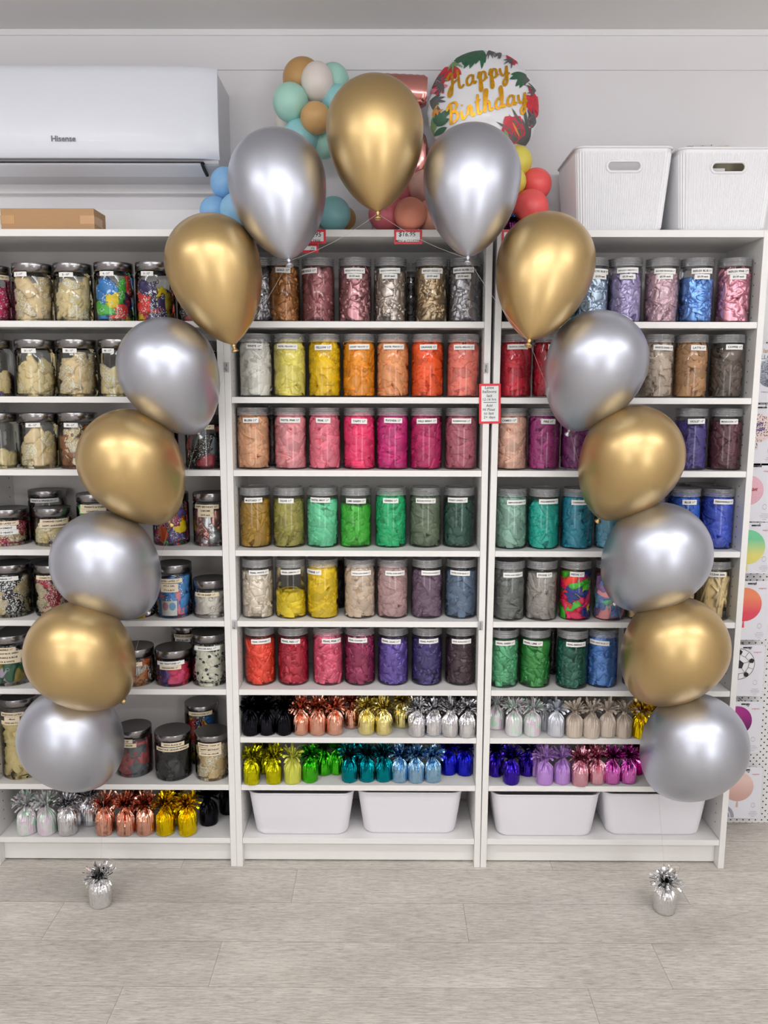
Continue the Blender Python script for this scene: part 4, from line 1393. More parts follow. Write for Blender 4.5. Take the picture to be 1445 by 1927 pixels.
cluster('balloon_cluster', 'cluster of light blue mini balloons in the corner by the air conditioner', 0.10,
        [(423, 345, 27, BLU, -0.01, 1.1), (405, 397, 29, BLU, -0.02, 0.93), (446, 396, 32, BLU2, -0.06, 1.0), (462, 352, 28, BLU, 0.03, 1.0), (430, 400, 28, BLU2, 0.06, 1.0)])
cluster('balloon_cluster', 'cluster of pink and peach mini balloons below the foil numeral', 0.10,
        [(772, 403, 30.5, (242, 156, 132), -0.07, 1.0), (729, 403, 36, (214, 110, 122), -0.01, 0.92), (803, 358, 37, (238, 190, 178), 0.02, 1.0), (760, 374, 32, (238, 128, 108), 0.06, 1.0), (812, 408, 32, (240, 178, 158), -0.02, 1.0), (748, 372, 30, (214, 110, 122), 0.03, 1.0)])
CORAL, YEL2 = (238, 92, 92), (222, 210, 92)
cluster('balloon_cluster', 'cluster of coral and yellow mini balloons left of the ribbed bins', 0.11,
        [(998, 391, 33.5, CORAL, -0.06, 1.0), (1008, 347, 29.5, CORAL, 0.0, 1.0), (974, 304, 27, YEL2, -0.01, 1.05), (963, 342, 27, YEL2, -0.05, 1.0), (950, 388, 32, CORAL, 0.04, 1.0), (940, 330, 28, YEL2, 0.04, 1.0)])

# a small foil base under the birthday balloon
c = at(962, 431, 0.05)
w = thing('balloon_weight', 'dark purple foil weight under the coral cluster, behind the dollar sign', 'balloon weight', (c.x, 0.05, ZTOP), 0, 'foil balloon weights on the shelves')
link('foil_wrap', BODIES[1], foilmat((70, 24, 60), .2), w).scale = (.9, .9, .62)
f = link('tinsel_frill', FRILLS[2], FM['ice blue'], w); f.scale = (.8, .8, .5)

# rose gold foil numeral
PINKFOIL = mat('rose_gold_foil', (218, 148, 142), rough=0.14, metal=1.0, vary=0.03, vscale=12, bump=0.15, bscale=16, dist=0.01)
YN = 0.15


def foil_digit():
    path = [(803, 173), (785, 172), (765, 171), (740, 170), (712, 169), (697, 173), (692, 190), (690, 212), (694, 228), (715, 232), (742, 238), (765, 252), (779, 275), (780, 300), (770, 322), (748, 338), (722, 340), (700, 332)]
    pts3 = [at(x, y, YN) for x, y in path]
    k = ppm(pts3[0])
    out = []
    for i in range(len(pts3) - 1):
        for q in range(5):
            out.append(pts3[i].lerp(pts3[i + 1], q / 5))
    out.append(pts3[-1])
    sm = out[:]
    for _ in range(4):
        sm = [sm[0]] + [(sm[i - 1] + sm[i] * 2 + sm[i + 1]) / 4 for i in range(1, len(sm) - 1)] + [sm[-1]]
    o = thing('numeral_foil_balloon', 'rose gold foil number balloon half hidden by the topmost gold balloon', 'foil balloon', (sm[30].x, YN, ZTOP + 0.10), 0)
    R = 28.5 / k
    mb = MB()
    N = len(sm)
    vs, fs = [], []
    n = 24
    rnd = random.Random(3)
    for i, p in enumerate(sm):
        a = sm[max(0, i - 1)]
        b = sm[min(N - 1, i + 1)]
        t = (b - a).normalized()
        side = Vector((0, 1, 0)).cross(t).normalized()
        endq = min(i, N - 1 - i)
        rr = R * (0.86 if endq == 0 else 0.95 if endq == 1 else 1.0)
        for kk in range(n):
            an = 2 * pi * kk / n
            wr = 1 - 0.05 * abs(cos(an)) ** 6 * (0.5 + 0.5 * sin(i * 2.1)) * 1.6
            sq = (abs(cos(an)) ** 2.6 + abs(sin(an)) ** 2.6) ** (-1 / 2.6)
            vs.append(p + side * (cos(an) * rr * wr * sq) + Vector((0, 1, 0)) * (sin(an) * rr * 0.72 * sq))
    for i in range(N - 1):
        for kk in range(n):
            k2 = (kk + 1) % n
            fs.append((i * n + kk, i * n + k2, (i + 1) * n + k2, (i + 1) * n + kk))
    fs.append(tuple(range(n)))
    fs.append(tuple((N - 1) * n + kk for kk in range(n - 1, -1, -1)))
    mb.add([v - o.location for v in vs], fs, 0, True)
    mb.build('foil_skin', PINKFOIL, o)
    mb = MB()
    base = at(740, 342, YN) - o.location
    mb.tube([base, Vector((base.x, 0, -0.10))], 0.004, 8)
    mb.build('stick', CHROME, o)


foil_digit()

# round birthday foil balloon
DW = mat('birthday_foil_white', (236, 236, 242), rough=0.3, metal=0.0, coat=0.4, vary=0.01, vscale=5)
GOLDF = mat('gold_glitter_print', (220, 160, 36), rough=0.28, metal=0.75, vary=0.2, vscale=160, bump=0.4, bscale=400)
LEAFD, LEAFL, LEAFG = mat('leaf_print_green', (52, 98, 72), rough=.4, vary=.1, vscale=60), mat('leaf_print_light', (120, 150, 100), rough=.4, vary=.1, vscale=60), mat('leaf_print_grey', (88, 92, 92), rough=.4, vary=.1, vscale=60)
REDF, PINKF, ORGF = mat('flower_print_red', (196, 48, 64), rough=.4, vary=.12, vscale=50), mat('flower_print_pink', (226, 120, 140), rough=.4, vary=.1, vscale=50), mat('flower_print_orange', (232, 140, 50), rough=.4, vary=.1, vscale=50)
YD = 0.14
DC = at(908.5, 208, YD)
DR = 105.5 / ppm(DC)
disc = thing('birthday_foil_balloon', 'round white foil balloon reading Happy Birthday with tropical flowers and leaves', 'foil balloon', DC, 0)
DT = 0.40 * DR


def bulge(x, z):
    q = min(1.0, (x * x + z * z))
    return DT * (1 - q) ** 0.62


mb = MB()
NA, NR = 96, 22
for sgn in (-1, 1):
    def fn(u, v, sgn=sgn):
        a = 2 * pi * u
        rr = sin(v * pi / 2)
        wr = 1 - 0.012 * max(0, (rr - .8) / .2) * (1 + sin(a * 31) * 1.0)
        pk = 0.010 * DR * sin(a * 31) * max(0, (rr - 0.75) / 0.25) * (1 - rr) * 6
        x, z = rr * cos(a) * wr, rr * sin(a) * wr
        return (DR * x, sgn * (DT * (1 - rr * rr) ** 0.62 + pk), DR * z)
    mb.grid(fn, NA, NR, 0, True, closeu=True)
mb.build('foil_skin', DW, disc)
mb = MB()
mb.tube([Vector((0.0, 0.0, -DR)), Vector((0.0, 0, ZTOP - DC.z))], 0.004, 8)
mb.build('stick', CHROME, disc)


def onto(mb, pts, fs, mi, eps):
    vs = []
    for x, z in pts:
        q = sqrt(x * x + z * z)
        if q > 0.985:
            x, z = x * 0.985 / q, z * 0.985 / q
        vs.append((x * DR, -(bulge(x, z) + eps), z * DR))
    mb.add(vs, fs, mi, False)


def ribbon(pts, w):
    """flat brush stroke along a smoothed path"""
    P = [Vector((p[0], p[1])) for p in pts]
    cr = []
    for i in range(len(P) - 1):
        p0, p1, p2, p3 = P[max(0, i - 1)], P[i], P[i + 1], P[min(len(P) - 1, i + 2)]
        for k in range(6):
            t = k / 6
            cr.append(0.5 * ((2 * p1) + (p2 - p0) * t + (2 * p0 - 5 * p1 + 4 * p2 - p3) * t * t + (3 * p1 - p0 - 3 * p2 + p3) * t ** 3))
    cr.append(P[-1])
    vs, fs = [], []
    for i, p in enumerate(cr):
        t = cr[min(i + 1, len(cr) - 1)] - cr[max(i - 1, 0)]
        t = t.normalized() if t.length > 1e-6 else Vector((1, 0))
        nn = Vector((-t.y, t.x))
        ww = w * (0.75 + 0.45 * abs(t.y)) * (0.7 if i in (0, len(cr) - 1) else 1)
        vs += [p - nn * ww / 2, p + nn * ww / 2]
        if i:
            fs.append((2 * i - 2, 2 * i, 2 * i + 1, 2 * i - 1))
    return vs, fs


GLY = {
    'H': (1.75, [[(-.1, 1.25), (.1, 1.75), (.45, 1.95), (.5, 1.2), (.42, .3), (.3, -.35), (.05, -.5), (-.02, -.1), (.3, .5), (.8, .9), (1.2, 1.05)], [(1.1, 2.15), (1.2, 1.2), (1.2, .3), (1.4, 0), (1.75, .25)]]),
    'a': (1.12, [[(.8, .9), (.45, 1.0), (.1, .6), (.15, .1), (.45, 0), (.75, .4), (.84, .95), (.8, .3), (.95, .02), (1.15, .22)]]),
    'p': (1.05, [[(0, .4), (.22, 1.05), (.22, .2), (.16, -.85), (.32, -1.0), (.38, -.6), (.3, .3), (.5, .98), (.85, .8), (.8, .2), (.45, 0), (.3, .15)], [(.75, .15), (1.08, .3)]]),
    'y': (1.1, [[(.0, .95), (.1, .3), (.35, .05), (.65, .35), (.82, 1.05), (.8, .2), (.72, -.7), (.42, -1.05), (.28, -.65), (.7, -.1), (1.1, .25)]]),
    'B': (1.2, [[(.35, 1.9), (.3, 1.0), (.2, -.1)], [(-.15, 1.35), (.2, 1.95), (.8, 1.95), (.95, 1.5), (.55, 1.1), (.3, 1.05), (.9, .9), (1.0, .35), (.6, 0), (.1, .1)]]),
    'i': (.48, [[(0, .9), (.06, .2), (.25, 0), (.5, .25)], [(.08, 1.35), (.14, 1.45)]]),
    'r': (.75, [[(0, .2), (.15, 1.05), (.4, .9), (.44, .2), (.6, 0), (.78, .25)]]),
    't': (.6, [[(.22, 2.0), (.16, .9), (.2, .15), (.42, 0), (.62, .25)], [(-.12, 1.25), (.52, 1.38)]]),
    'h': (1.08, [[(0, .15), (.32, 1.2), (.5, 2.0), (.32, 2.25), (.16, 1.7), (.12, 0), (.2, .6), (.48, 1.0), (.66, .75), (.66, .2), (.85, 0), (1.1, .25)]]),
    'd': (1.15, [[(.75, .85), (.4, 1.0), (.1, .6), (.15, .1), (.45, 0), (.75, .4), (.88, 1.4), (.8, 2.15), (.64, 1.9), (.74, .8), (.85, .15), (1.0, 0), (1.2, .25)]]),
}


def script_word(mb, word, cx, cz, width, ang, eps, gap=0.22):
    tot = sum(GLY[c][0] + gap for c in word)
    k = width / tot
    x = -tot / 2
    for c in word:
        for st in GLY[c][1]:
            vs, fs = ribbon(st, 0.24)
            pts = []
            for v in vs:
                a, b = (v[0] + x + 0.18 * v[1]) * k, (v[1] - 0.5) * k
                pts.append((cx + a * cos(ang) - b * sin(ang), cz + a * sin(ang) + b * cos(ang)))
            onto(mb, pts, fs, 0, eps)
            eps += 0.00004
        x += GLY[c][0] + gap


def dpx(px, py):
    return ((px - 908.5) / 105.5, (208 - py) / 105.5)


mb = MB()
a_, b_ = dpx(897, 163)
script_word(mb, 'Happy', a_, b_, 1.13, radians(15), 0.003)
a_, b_ = dpx(915, 214)
script_word(mb, 'Birthday', a_, b_, 1.46, radians(15), 0.0036)
mb.build('lettering', GOLDF, disc)

mb = MB()
EPS = [0.0012]


def leaf(px, py, ang, ln, wd, mi, n=9):
    x0, z0 = dpx(px, py)
    ln, wd = ln * 1.2, wd * 1.15
    pts, fs = [], []
    for i in range(n):
        q = i / (n - 1)
        w = wd * (sin(pi * min(1, q * 0.98 + 0.02)) ** 0.8) / 2
        for s in (-1, 1):
            a, b = q * ln, s * w
            pts.append((x0 + a * cos(ang) - b * sin(ang), z0 + a * sin(ang) + b * cos(ang)))
        if i:
            fs.append((2 * i - 2, 2 * i, 2 * i + 1, 2 * i - 1))
    EPS[0] += 0.00002
    onto(mb, pts, fs, mi, EPS[0])


def fan(px, py, a0, a1, n, ln, wd, mi):
    for k in range(n):
        leaf(px, py, radians(a0 + (a1 - a0) * k / (n - 1)), ln * (0.8 + 0.2 * sin(k * 2.3)), wd, mi)


fan(905, 105, 205, 275, 8, .34, .07, 0); fan(895, 104, 200, 262, 6, .42, .10, 0)      # monstera, top
fan(917, 104, 250, 320, 7, .20, .022, 2)
fan(940, 108, 215, 255, 5, .18, .03, 2)
fan(985, 150, 190, 260, 6, .30, .08, 0)
fan(993, 160, 150, 215, 5, .2, .03, 2)
FLOW = []
for k in range(6):
    leaf(950, 112, radians(300 + k * 18), .22, .11, 3)
for k in range(6):
    leaf(843, 138, radians(190 + k * 26), .22, .12, 3)
fan(812, 172, 20, 75, 7, .30, .035, 2)
for k in range(7):
    leaf(824, 174, radians(k * 51), .13, .07, 3 if k % 2 else 4)
fan(808, 195, -65, 20, 6, .26, .045, 2)
fan(812, 222, 0, 60, 4, .18, .04, 5)
for k in range(6):
    leaf(814 + k * 2, 262 - k * 7, radians(60 + (-1) ** k * 40), .20, .09, 0 if k % 2 else 1)
for k in range(8):
    leaf(1003, 203, radians(k * 45 + 10), .18, .12, 3)
leaf(1001, 224, radians(250), .18, .10, 4); leaf(1001, 192, radians(120), .2, .05, 3)
fan(997, 272, 95, 175, 9, .60, .055, 2)
for k in range(5):
    leaf(962, 250, radians(60 + k * 72), .20, .20, 3)
leaf(958, 232, radians(285), .34, .26, 3); leaf(975, 262, radians(125), .22, .03, 5)
fan(955, 270, 120, 200, 4, .2, .05, 1)
fan(835, 285, 20, 110, 6, .3, .06, 0); fan(880, 305, 60, 120, 5, .26, .06, 1); fan(930, 306, 60, 130, 5, .26, .06, 0)
fan(833, 172, 150, 260, 6, .2, .03, 2); fan(822, 240, 20, 120, 6, .2, .05, 0); fan(1006, 176, 150, 230, 5, .2, .025, 2)
fan(1008, 232, 120, 230, 6, .22, .03, 2); fan(868, 116, 215, 290, 5, .2, .06, 0); fan(960, 122, 200, 260, 4, .2, .025, 2); fan(850, 128, 240, 320, 4, .2, .03, 1)
mb.build('leaf_print', [LEAFD, LEAFL, LEAFG, REDF, PINKF, ORGF], disc)

# ------------------------------------------------------------------ air conditioner
ACW = mat('gloss_white_plastic', (230, 234, 245), rough=0.3, coat=0.12, coat_rough=0.05, vary=0.006)
ACG = mat('satin_grey_plastic', (206, 206, 212), rough=0.3, vary=0.01)
YF = 0.075
tl, br = at(405, 121, YF), at(410, 296, YF)
xr, ztop_, zbot = at(407.5, 200, YF).x, tl.z, br.z
xl = xr - 0.96
ac = thing('air_conditioner', 'white wall split-system air conditioner above the left bookcase', 'air conditioner', ((xl + xr) / 2, YW, zbot))
hx = (xr - xl) / 2
hz = ztop_ - zbot
DY = YW - YF


def extrude(mb, prof, x0, x1, mi=0, smooth=False):
    n = len(prof)
    vs = [(x0, y, z) for y, z in prof] + [(x1, y, z) for y, z in prof]
    fs = [(i, (i + 1) % n, n + (i + 1) % n, n + i) for i in range(n)]
    fs += [tuple(range(n - 1, -1, -1)), tuple(range(n, 2 * n))]
    mb.add(vs, fs, mi, smooth)


mb = MB()   # casing: back part with rounded lower front
zl = at(420, 343, YW - 0.06).z - zbot
prof = [(-0.001, hz - 0.012), (-0.001, zl)] + [(-0.06 - (DY - 0.09) * sin(k * pi / 16), zl + (0.0 - zl - 0.004) * (1 - cos(k * pi / 16))) for k in range(9)] + [(-DY + 0.028, hz - 0.01)]
extrude(mb, prof, -hx + 0.004, hx - 0.004)
mb.build('casing', ACG, ac)
mb = MB()   # glossy front panel, slightly bowed
n = 24
vs, fs = [], []
for i in range(n + 1):
    x = -hx + 2 * hx * i / n
    e = abs(x) / hx
    for k, q in enumerate((0, .03, .1, .3, .5, .7, .9, .97, 1)):
        bow = 0.010 * (1 - e ** 4) * 1.0 + 0.006 * sin(pi * q) - (0.010 if q in (0, 1) else 0.003 if q in (.03, .97) else 0) - (0.012 if i in (0, n) else 0)
        vs.append((x, -DY + 0.008 - bow, q * hz))
m_ = 9
for i in range(n):
    for k in range(m_ - 1):
        fs.append((i * m_ + k, (i + 1) * m_ + k, (i + 1) * m_ + k + 1, i * m_ + k + 1))
mb.add(vs, fs, 0, True)
b0 = len(vs)
vs2 = [(v[0], -DY + 0.03, v[2]) for v in vs]
rim = [i * m_ for i in range(n + 1)] + [n * m_ + k for k in range(1, m_)] + [i * m_ + m_ - 1 for i in range(n - 1, -1, -1)] + [k for k in range(m_ - 2, 0, -1)]
mb.add([vs[i] for i in rim] + [vs2[i] for i in rim], [(i, len(rim) + i, len(rim) + (i + 1) % len(rim), (i + 1) % len(rim)) for i in range(len(rim))], 0, False)
pan = mb.build('front_panel', ACW, ac)
mb = MB()
flat, fs = text_fit('Hisense', 0.0775, 0.017, bold=0.018)
lp = at(118.5, 260, YF - 0.012) - Vector((ac.location))
mb.add([(lp.x + x, -DY + 0.008 - 0.0168, lp.z + y) for x, y in flat], fs, 0)
mb.build('lettering', mat('grey_logo_print', (104, 104, 112), rough=.4), pan)
mb = MB()   # outlet slot and louver
zs_ = -0.010
mb.box((-hx + 0.05, -DY + 0.013, zs_ - 0.001), (hx - 0.047, -DY + 0.05, zs_ + 0.0015)); mb.build('outlet_slot', BLACKGAP, ac)
mb = MB()
prof = []
for k in range(9):
    q = k / 8
    prof.append((-DY + 0.014 + 0.075 * q ** 1.5, -0.014 + (zl + 0.010) * q * 0.95))
prof += [(y + 0.006, z + 0.004) for y, z in reversed(prof)]
extrude(mb, prof, -hx + 0.06, hx - 0.056, 0, False)
mb.build('louver', ACW, ac)
mb = MB()
prof2 = [(y - 0.0016, z) for y, z in prof[:9]] + [(y + 0.008, z + 0.006) for y, z in reversed(prof[:9])]
extrude(mb, prof2, hx - 0.0545, hx - 0.049, 0, False)
mb.build('louver_gap', BLACKGAP, ac)
for q in (0.18, 0.62):
    pass

# ------------------------------------------------------------------ cardboard box
a, b = at(2, 427, 0.03), at(178, 427, 0.03)
hb_ = at(100, 392, 0.03).z - ZTOP
bx = thing('cardboard_box', 'long flat brown cardboard box on the left bookcase under the air conditioner', 'box', ((a.x + b.x) / 2, 0.03, ZTOP))
hw = (b.x - a.x) / 2
mb = MB(); mb.box((-hw, 0, 0.0005), (hw, 0.10, hb_), 0, 0.0015); mb.build('carton', CARDBOARD, bx)
for sx in (-1, 1):
    mb = MB()
    x0 = hw - 0.042 if sx > 0 else -hw
    mb.box((x0, -0.0006, hb_ * .3), (x0 + 0.042, 0.0, hb_ * .68))
    mb.box((sx * hw - 0.0004, -0.0006, hb_ * .3), (sx * hw + 0.0006, 0.07, hb_ * .68))
    mb.build('tape', TAPE, bx)

# ------------------------------------------------------------------ ribbed bins
def rrect(w, d, r, n=7):
    """rounded rectangle outline, centred, with normals"""
    out = []
    for (cx_, cy_, a0) in ((w / 2 - r, d / 2 - r, 0), (-w / 2 + r, d / 2 - r, 90), (-w / 2 + r, -d / 2 + r, 180), (w / 2 - r, -d / 2 + r, 270)):
        for k in range(n):
            a = radians(a0 + 90 * k / (n - 1))
            out.append((cx_ + r * cos(a), cy_ + r * sin(a), cos(a), sin(a)))
    return out


def dense(outl, step):
    res = []
    N = len(outl)
    for i in range(N):
        x0, y0, nx, ny = outl[i]
        x1, y1, mx, my = outl[(i + 1) % N]
        ln = sqrt((x1 - x0) ** 2 + (y1 - y0) ** 2)
        k = max(1, int(round(ln / step)))
        for q in range(k):
            t = q / k
            res.append((x0 + (x1 - x0) * t, y0 + (y1 - y0) * t, nx + (mx - nx) * t, ny + (my - ny) * t))
    return res


def ribbed_bin(x0, x1, ytop, ybot, b0, b1, label, hole=True):
    Yf = 0.008
    wt = at(x1, ytop, Yf).x - at(x0, ytop, Yf).x
    wb = at(b1, ybot, Yf).x - at(b0, ybot, Yf).x
    xc = (at(x0, ytop, Yf).x + at(x1, ytop, Yf).x) / 2
    h = at((x0 + x1) / 2, ytop, Yf).z - ZTOP
    d = 0.262
    o = thing('ribbed_bin', label, 'storage bin', (xc, Yf + d / 2, ZTOP), 0, 'white ribbed bins on the right bookcase')
    base = dense(rrect(1, 1, 0.09, 6), 0.0064)
    N = len(base)
    levels = [0.0, 0.006] + [0.012 + (h - 0.030) * i / 26 for i in range(27)] + [h - 0.012, h - 0.006, h]
    vs, fs = [], []
    hz0, hz1 = h - 0.066, h - 0.040
    hw_ = 0.048
    hs = (hz1 - hz0) / 2
    for li, z in enumerate(levels):
        q = z / h
        w = wb + (wt - wb) * q
        dd = d * (0.86 + 0.14 * q)
        inset = 0.006 if li == 0 else 0.001 if li == 1 else 0
        for k, (x, y, nx, ny) in enumerate(base):
            rib = 0.0024 * (0.5 + 0.5 * cos(k * pi / 2)) if 1 < li < len(levels) - 3 else (0.0 if li <= 1 else 0.001)
            off = rib - inset
            vs.append((x * w + nx * off, y * dd + ny * off, z))
    for i in range(len(levels) - 1):
        for k in range(N):
            k2 = (k + 1) % N
            f = (i * N + k, i * N + k2, (i + 1) * N + k2, (i + 1) * N + k)
            c = [sum(vs[j][t] for j in f) / 4 for t in range(3)]
            if hole and c[1] < -d * 0.40:
                dx = max(0, abs(c[0]) - (hw_ - hs))
                dz = c[2] - (hz0 + hz1) / 2
                if dx * dx + dz * dz < (hs * 1.08) ** 2:
                    continue
            fs.append(f)
    fs.append(tuple(range(N - 1, -1, -1)))
    mb = MB()
    mb.add(vs, fs, 0, False)
    # inner skin
    inn = [(x * (wt - 0.006) * (0.9 + .1 * z), y * (d - 0.006) * (0.88 + .12 * z), 0.004 + (h - 0.004) * z) for z in (0, 1) for (x, y, nx, ny) in rrect(1, 1, 0.09, 6)]
    mb.build('bin_body', BINWHITE, o)
    mb = MB()
    pts = [(x * wt + nx * 0.0025, y * d + ny * 0.0025, h - 0.001) for (x, y, nx, ny) in rrect(1, 1, 0.09, 8)]
    mb.tube(pts, 0.0032, 8, closed=True)
    mb.build('rim', BINWHITE, o)
    if hole:
        zc = (hz0 + hz1) / 2
        q = zc / h
        yy = -d * (0.86 + 0.14 * q) / 2 - 0.001
        pts = []
        for k in range(28):
            a = 2 * pi * k / 28
            sx = 1 if cos(a) > 0 else -1
            pts.append((sx * (hw_ - hs) + (hs + 0.002) * cos(a), yy + 0.0005 - (hs * sin(a)) * 0.08, zc + (hs + 0.002) * sin(a)))
        mb = MB(); mb.tube(pts, 0.0044, 8, closed=True); mb.build('handle_rim', BINWHITE, o)
    return o, xc, h


_, bx1, bh1 = ribbed_bin(1085, 1268, 276, 430, 1093, 1251, 'white ribbed plastic bin with handle slot, beside the coral balloon cluster')
_, bx2, bh2 = ribbed_bin(1280, 1468, 278, 431, 1288, 1448, 'white ribbed plastic bin with handle slot, cut off by the right frame edge')


def packet(name, label, cat, c, w, d, h, mats, rz=0.0, txt=None, tilt=0.0):
    mb = MB()
    n = 12

    def fn(u, v, s=1):
        x, y = (u - .5) * w, (v - .5) * d
        b = (max(0, (1 - (2 * u - 1) ** 4)) * max(0, (1 - (2 * v - 1) ** 4))) ** 0.5
        return (x, y, h / 2 + s * h / 2 * b * (1 + 0.10 * sin(u * 17 + v * 9)))
    mb.grid(lambda u, v: fn(u, v, 1), n, n)
    mb.grid(lambda u, v: fn(u, v, -1), n, n)
    if txt:
        flat, fs = text_fit(txt, w * .8, d * .4, bold=.02)
        mb.add([(x, y, h * 1.08 + 0.001) for x, y in flat], fs, 1)
    o = mb.build(name, mats, None, c, (tilt, 0, rz))
    tag(o, label, cat)
    return o


FILM = mat('silver_film', (196, 198, 204), rough=.2, metal=.6, bump=.4, bscale=80)
CREAMB = mat('cream_film', (224, 214, 180), rough=.3, bump=.3, bscale=60)
PAPERW = mat('white_paper', (236, 234, 232), rough=.6)
BLUEPR = mat('blue_print', (50, 56, 140), rough=.4)
packet('paper_stack', 'white paper packets seen through the handle slot of the left ribbed bin', 'packet', (bx1 - 0.005, 0.139, ZTOP + 0.02), 0.20, 0.19, bh1 - 0.085, [PAPERW])
packet('foil_packet', 'silver balloon packets seen through the handle slot of the right ribbed bin', 'packet', (bx2, 0.139, ZTOP + 0.02), 0.20, 0.19, bh2 - 0.075, [FILM])
p_ = packet('balloon_packet', 'clear balloon packet with blue lettering standing up in the right ribbed bin slot', 'packet', (bx2 - 0.025, 0.038, ZTOP + bh2 - 0.062), 0.05, 0.026, 0.004, [PAPERW, BLUEPR], 0.0, 'BALLOONS', radians(82))
packet('cream_packet', 'cream packet poking out over the top of the right ribbed bin', 'packet', (bx2 + 0.03, 0.14, ZTOP + bh2 - 0.055), 0.15, 0.16, 0.085, [CREAMB, BLUEPR], 0.2, None)
packet('white_packet', 'white packet with blue scribbled print on top of the right ribbed bin', 'packet', (bx2 - 0.045, 0.13, ZTOP + bh2 - 0.05), 0.09, 0.13, 0.082, [PAPERW, BLUEPR], -0.2, 'BALLOON')


# ------------------------------------------------------------------ smooth tubs on the bottom shelves
def tub(x0, x1, ybot, label, unit, h=0.150):
    zt = ZT[9]
    yf = atz((x0 + x1) / 2, ybot, zt).y - 0.002
    yf = max(0.012, yf)
    w = at(x1, 1500, yf).x - at(x0, 1500, yf).x
    xc = (at(x0, 1500, yf).x + at(x1, 1500, yf).x) / 2
    d = 0.235
    if yf + d > 0.264:
        d = 0.264 - yf
    o = thing('plastic_tub', label, 'storage tub', (xc, yf + d / 2, zt), 0, 'white plastic tubs on the bottom shelves')
    mb = MB()
    prof = [(0.0, 0.80, 0.86), (0.0012, 0.845, 0.90), (0.006, 0.875, 0.925), (0.014, 0.892, 0.94), (h * .5, 0.945, 0.97), (h - 0.006, 1.0, 1.0), (h, 1.004, 1.004), (h, 0.975, 0.97), (h * .5, 0.92, 0.94), (0.016, 0.86, 0.90), (0.004, 0.82, 0.86)]
    out = rrect(1, 1, 0.1, 9)
    vs, fs = [], []
    N = 36
    for z, sx, sy in prof:
        r = 0.032
        for (x, y, nx, ny) in rrect(w * sx, d * sy, r, 9):
            vs.append((x, y, z))
    for i in range(len(prof) - 1):
        for k in range(N):
            k2 = (k + 1) % N
            fs.append((i * N + k, i * N + k2, (i + 1) * N + k2, (i + 1) * N + k))
    fs.append(tuple(range(N - 1, -1, -1)))
    fs.append(tuple((len(prof) - 1) * N + k for k in range(N)))
    mb.add(vs, fs, 0, True)
    mb.build('tub_body', TUBWHITE, o)
    mb = MB()
    mb.tube([(x, y, h - 0.002) for (x, y, nx, ny) in rrect(w * 1.006, d * 1.006, 0.034, 9)], 0.0026, 6, closed=True)
    mb.build('rim', TUBWHITE, o)


tub(467, 665, 1573, 'white plastic tub, left one on the bottom shelf of the middle bookcase', 'm')
tub(673, 870, 1571, 'white plastic tub, right one on the bottom shelf of the middle bookcase', 'm')
tub(926, 1131, 1577, 'white plastic tub, left one on the bottom shelf of the right bookcase', 'r')
tub(1136, 1336, 1574, 'white plastic tub, right one on the bottom shelf of the right bookcase', 'r')


# ------------------------------------------------------------------ signs
def sign(px0, px1, py0, py1, Y, name, label, lines, rule=None, tilt=0.0):
    """red-bordered laminated card, lines = (text, px, py, w px, h px)"""
    xm, ym = (px0 + px1) / 2, (py0 + py1) / 2
    c = at(xm, ym, Y)
    k = ppm(c)
    w, h = (px1 - px0) / k, (py1 - py0) / k
    o = thing(name, label, 'sign', c, 0, 'red-bordered handwritten signs')
    o.rotation_euler = (0, tilt, 0)
    mb = MB(); mb.box((-w / 2, 0, -h / 2), (w / 2, 0.0012, h / 2), 0, 0.0003); mb.build('red_border', REDPAPER, o)
    bw = 4.2 / k if w > 0.06 else 3.0 / k
    mb = MB(); mb.box((-w / 2 + bw, -0.0004, -h / 2 + bw), (w / 2 - bw, 0.0004, h / 2 - bw)); cd = mb.build('card', CARDWHITE, o)
    mb = MB()
    for t, px, py, wp, hp in lines:
        flat, fs = text_fit(t, wp / k, hp / k, bold=0.008, shear=0.12)
        mb.add([((px - xm) / k + x, -0.0008, -(py - ym) / k + y) for x, y in flat], fs, 0)
    if rule:
        a_, b_, y_ = rule
        mb.box(((a_ - xm) / k, -0.0009, -(y_ + .5 - ym) / k), ((b_ - xm) / k, -0.0005, -(y_ - .5 - ym) / k))
    mb.build('lettering', INK, cd)
    return o


sign(741.5, 794, 433, 459, -0.0022, 'price_sign', 'red-bordered price sign reading $16.95 mini number cluster', [('$16.95', 766, 441.5, 31, 10), ('MINI # CLUSTER', 768, 453.5, 46, 5)])
sign(556, 613, 432.5, 458, -0.0022, 'price_sign', 'red-bordered price sign behind the silver balloon left of the topmost gold one', [('$18.95', 588, 442, 34, 10), ('MINI TREE', 588, 453, 30, 5)])
sign(560, 599.5, 458.5, 475, -0.0022, 'price_sign', 'small red-bordered sign reading 50 cents each, hanging under another sign', [('REFLEX', 588, 460.5 + 1, 20, 4.4), ('.50¢', 588, 467.2, 15, 4.4), ('EACH', 589, 471.6, 13, 3.4)])
sign(944, 996, 433, 459, -0.0022, 'price_sign', 'red-bordered price sign starting with a dollar sign, tucked behind the right shoulder balloon', [('$29.95', 971, 442, 34, 10), ('MINI STAND', 971, 453, 40, 5)])
sign(901.5, 942, 722.5, 797, -0.0030, 'notice_sign', 'tall red-bordered notice about how long latex balloons last, between the middle and right bookcases',
     [('Latex', 921, 729.5, 17, 5.6), ('balloons', 921, 737, 26, 5.6), ('last', 921, 744.5, 11.5, 5.6), ('12-16 hrs', 921, 751.5, 25, 5.6), ('Add', 920.5, 763, 11.5, 5.2), ('Hi Float', 920, 770.5, 23, 5.6), ('to last', 920, 777.5, 19, 5.4), ('2+ days', 921, 785.5, 24, 6.6)],
     (909.5, 934, 757.2), tilt=radians(-1.0))


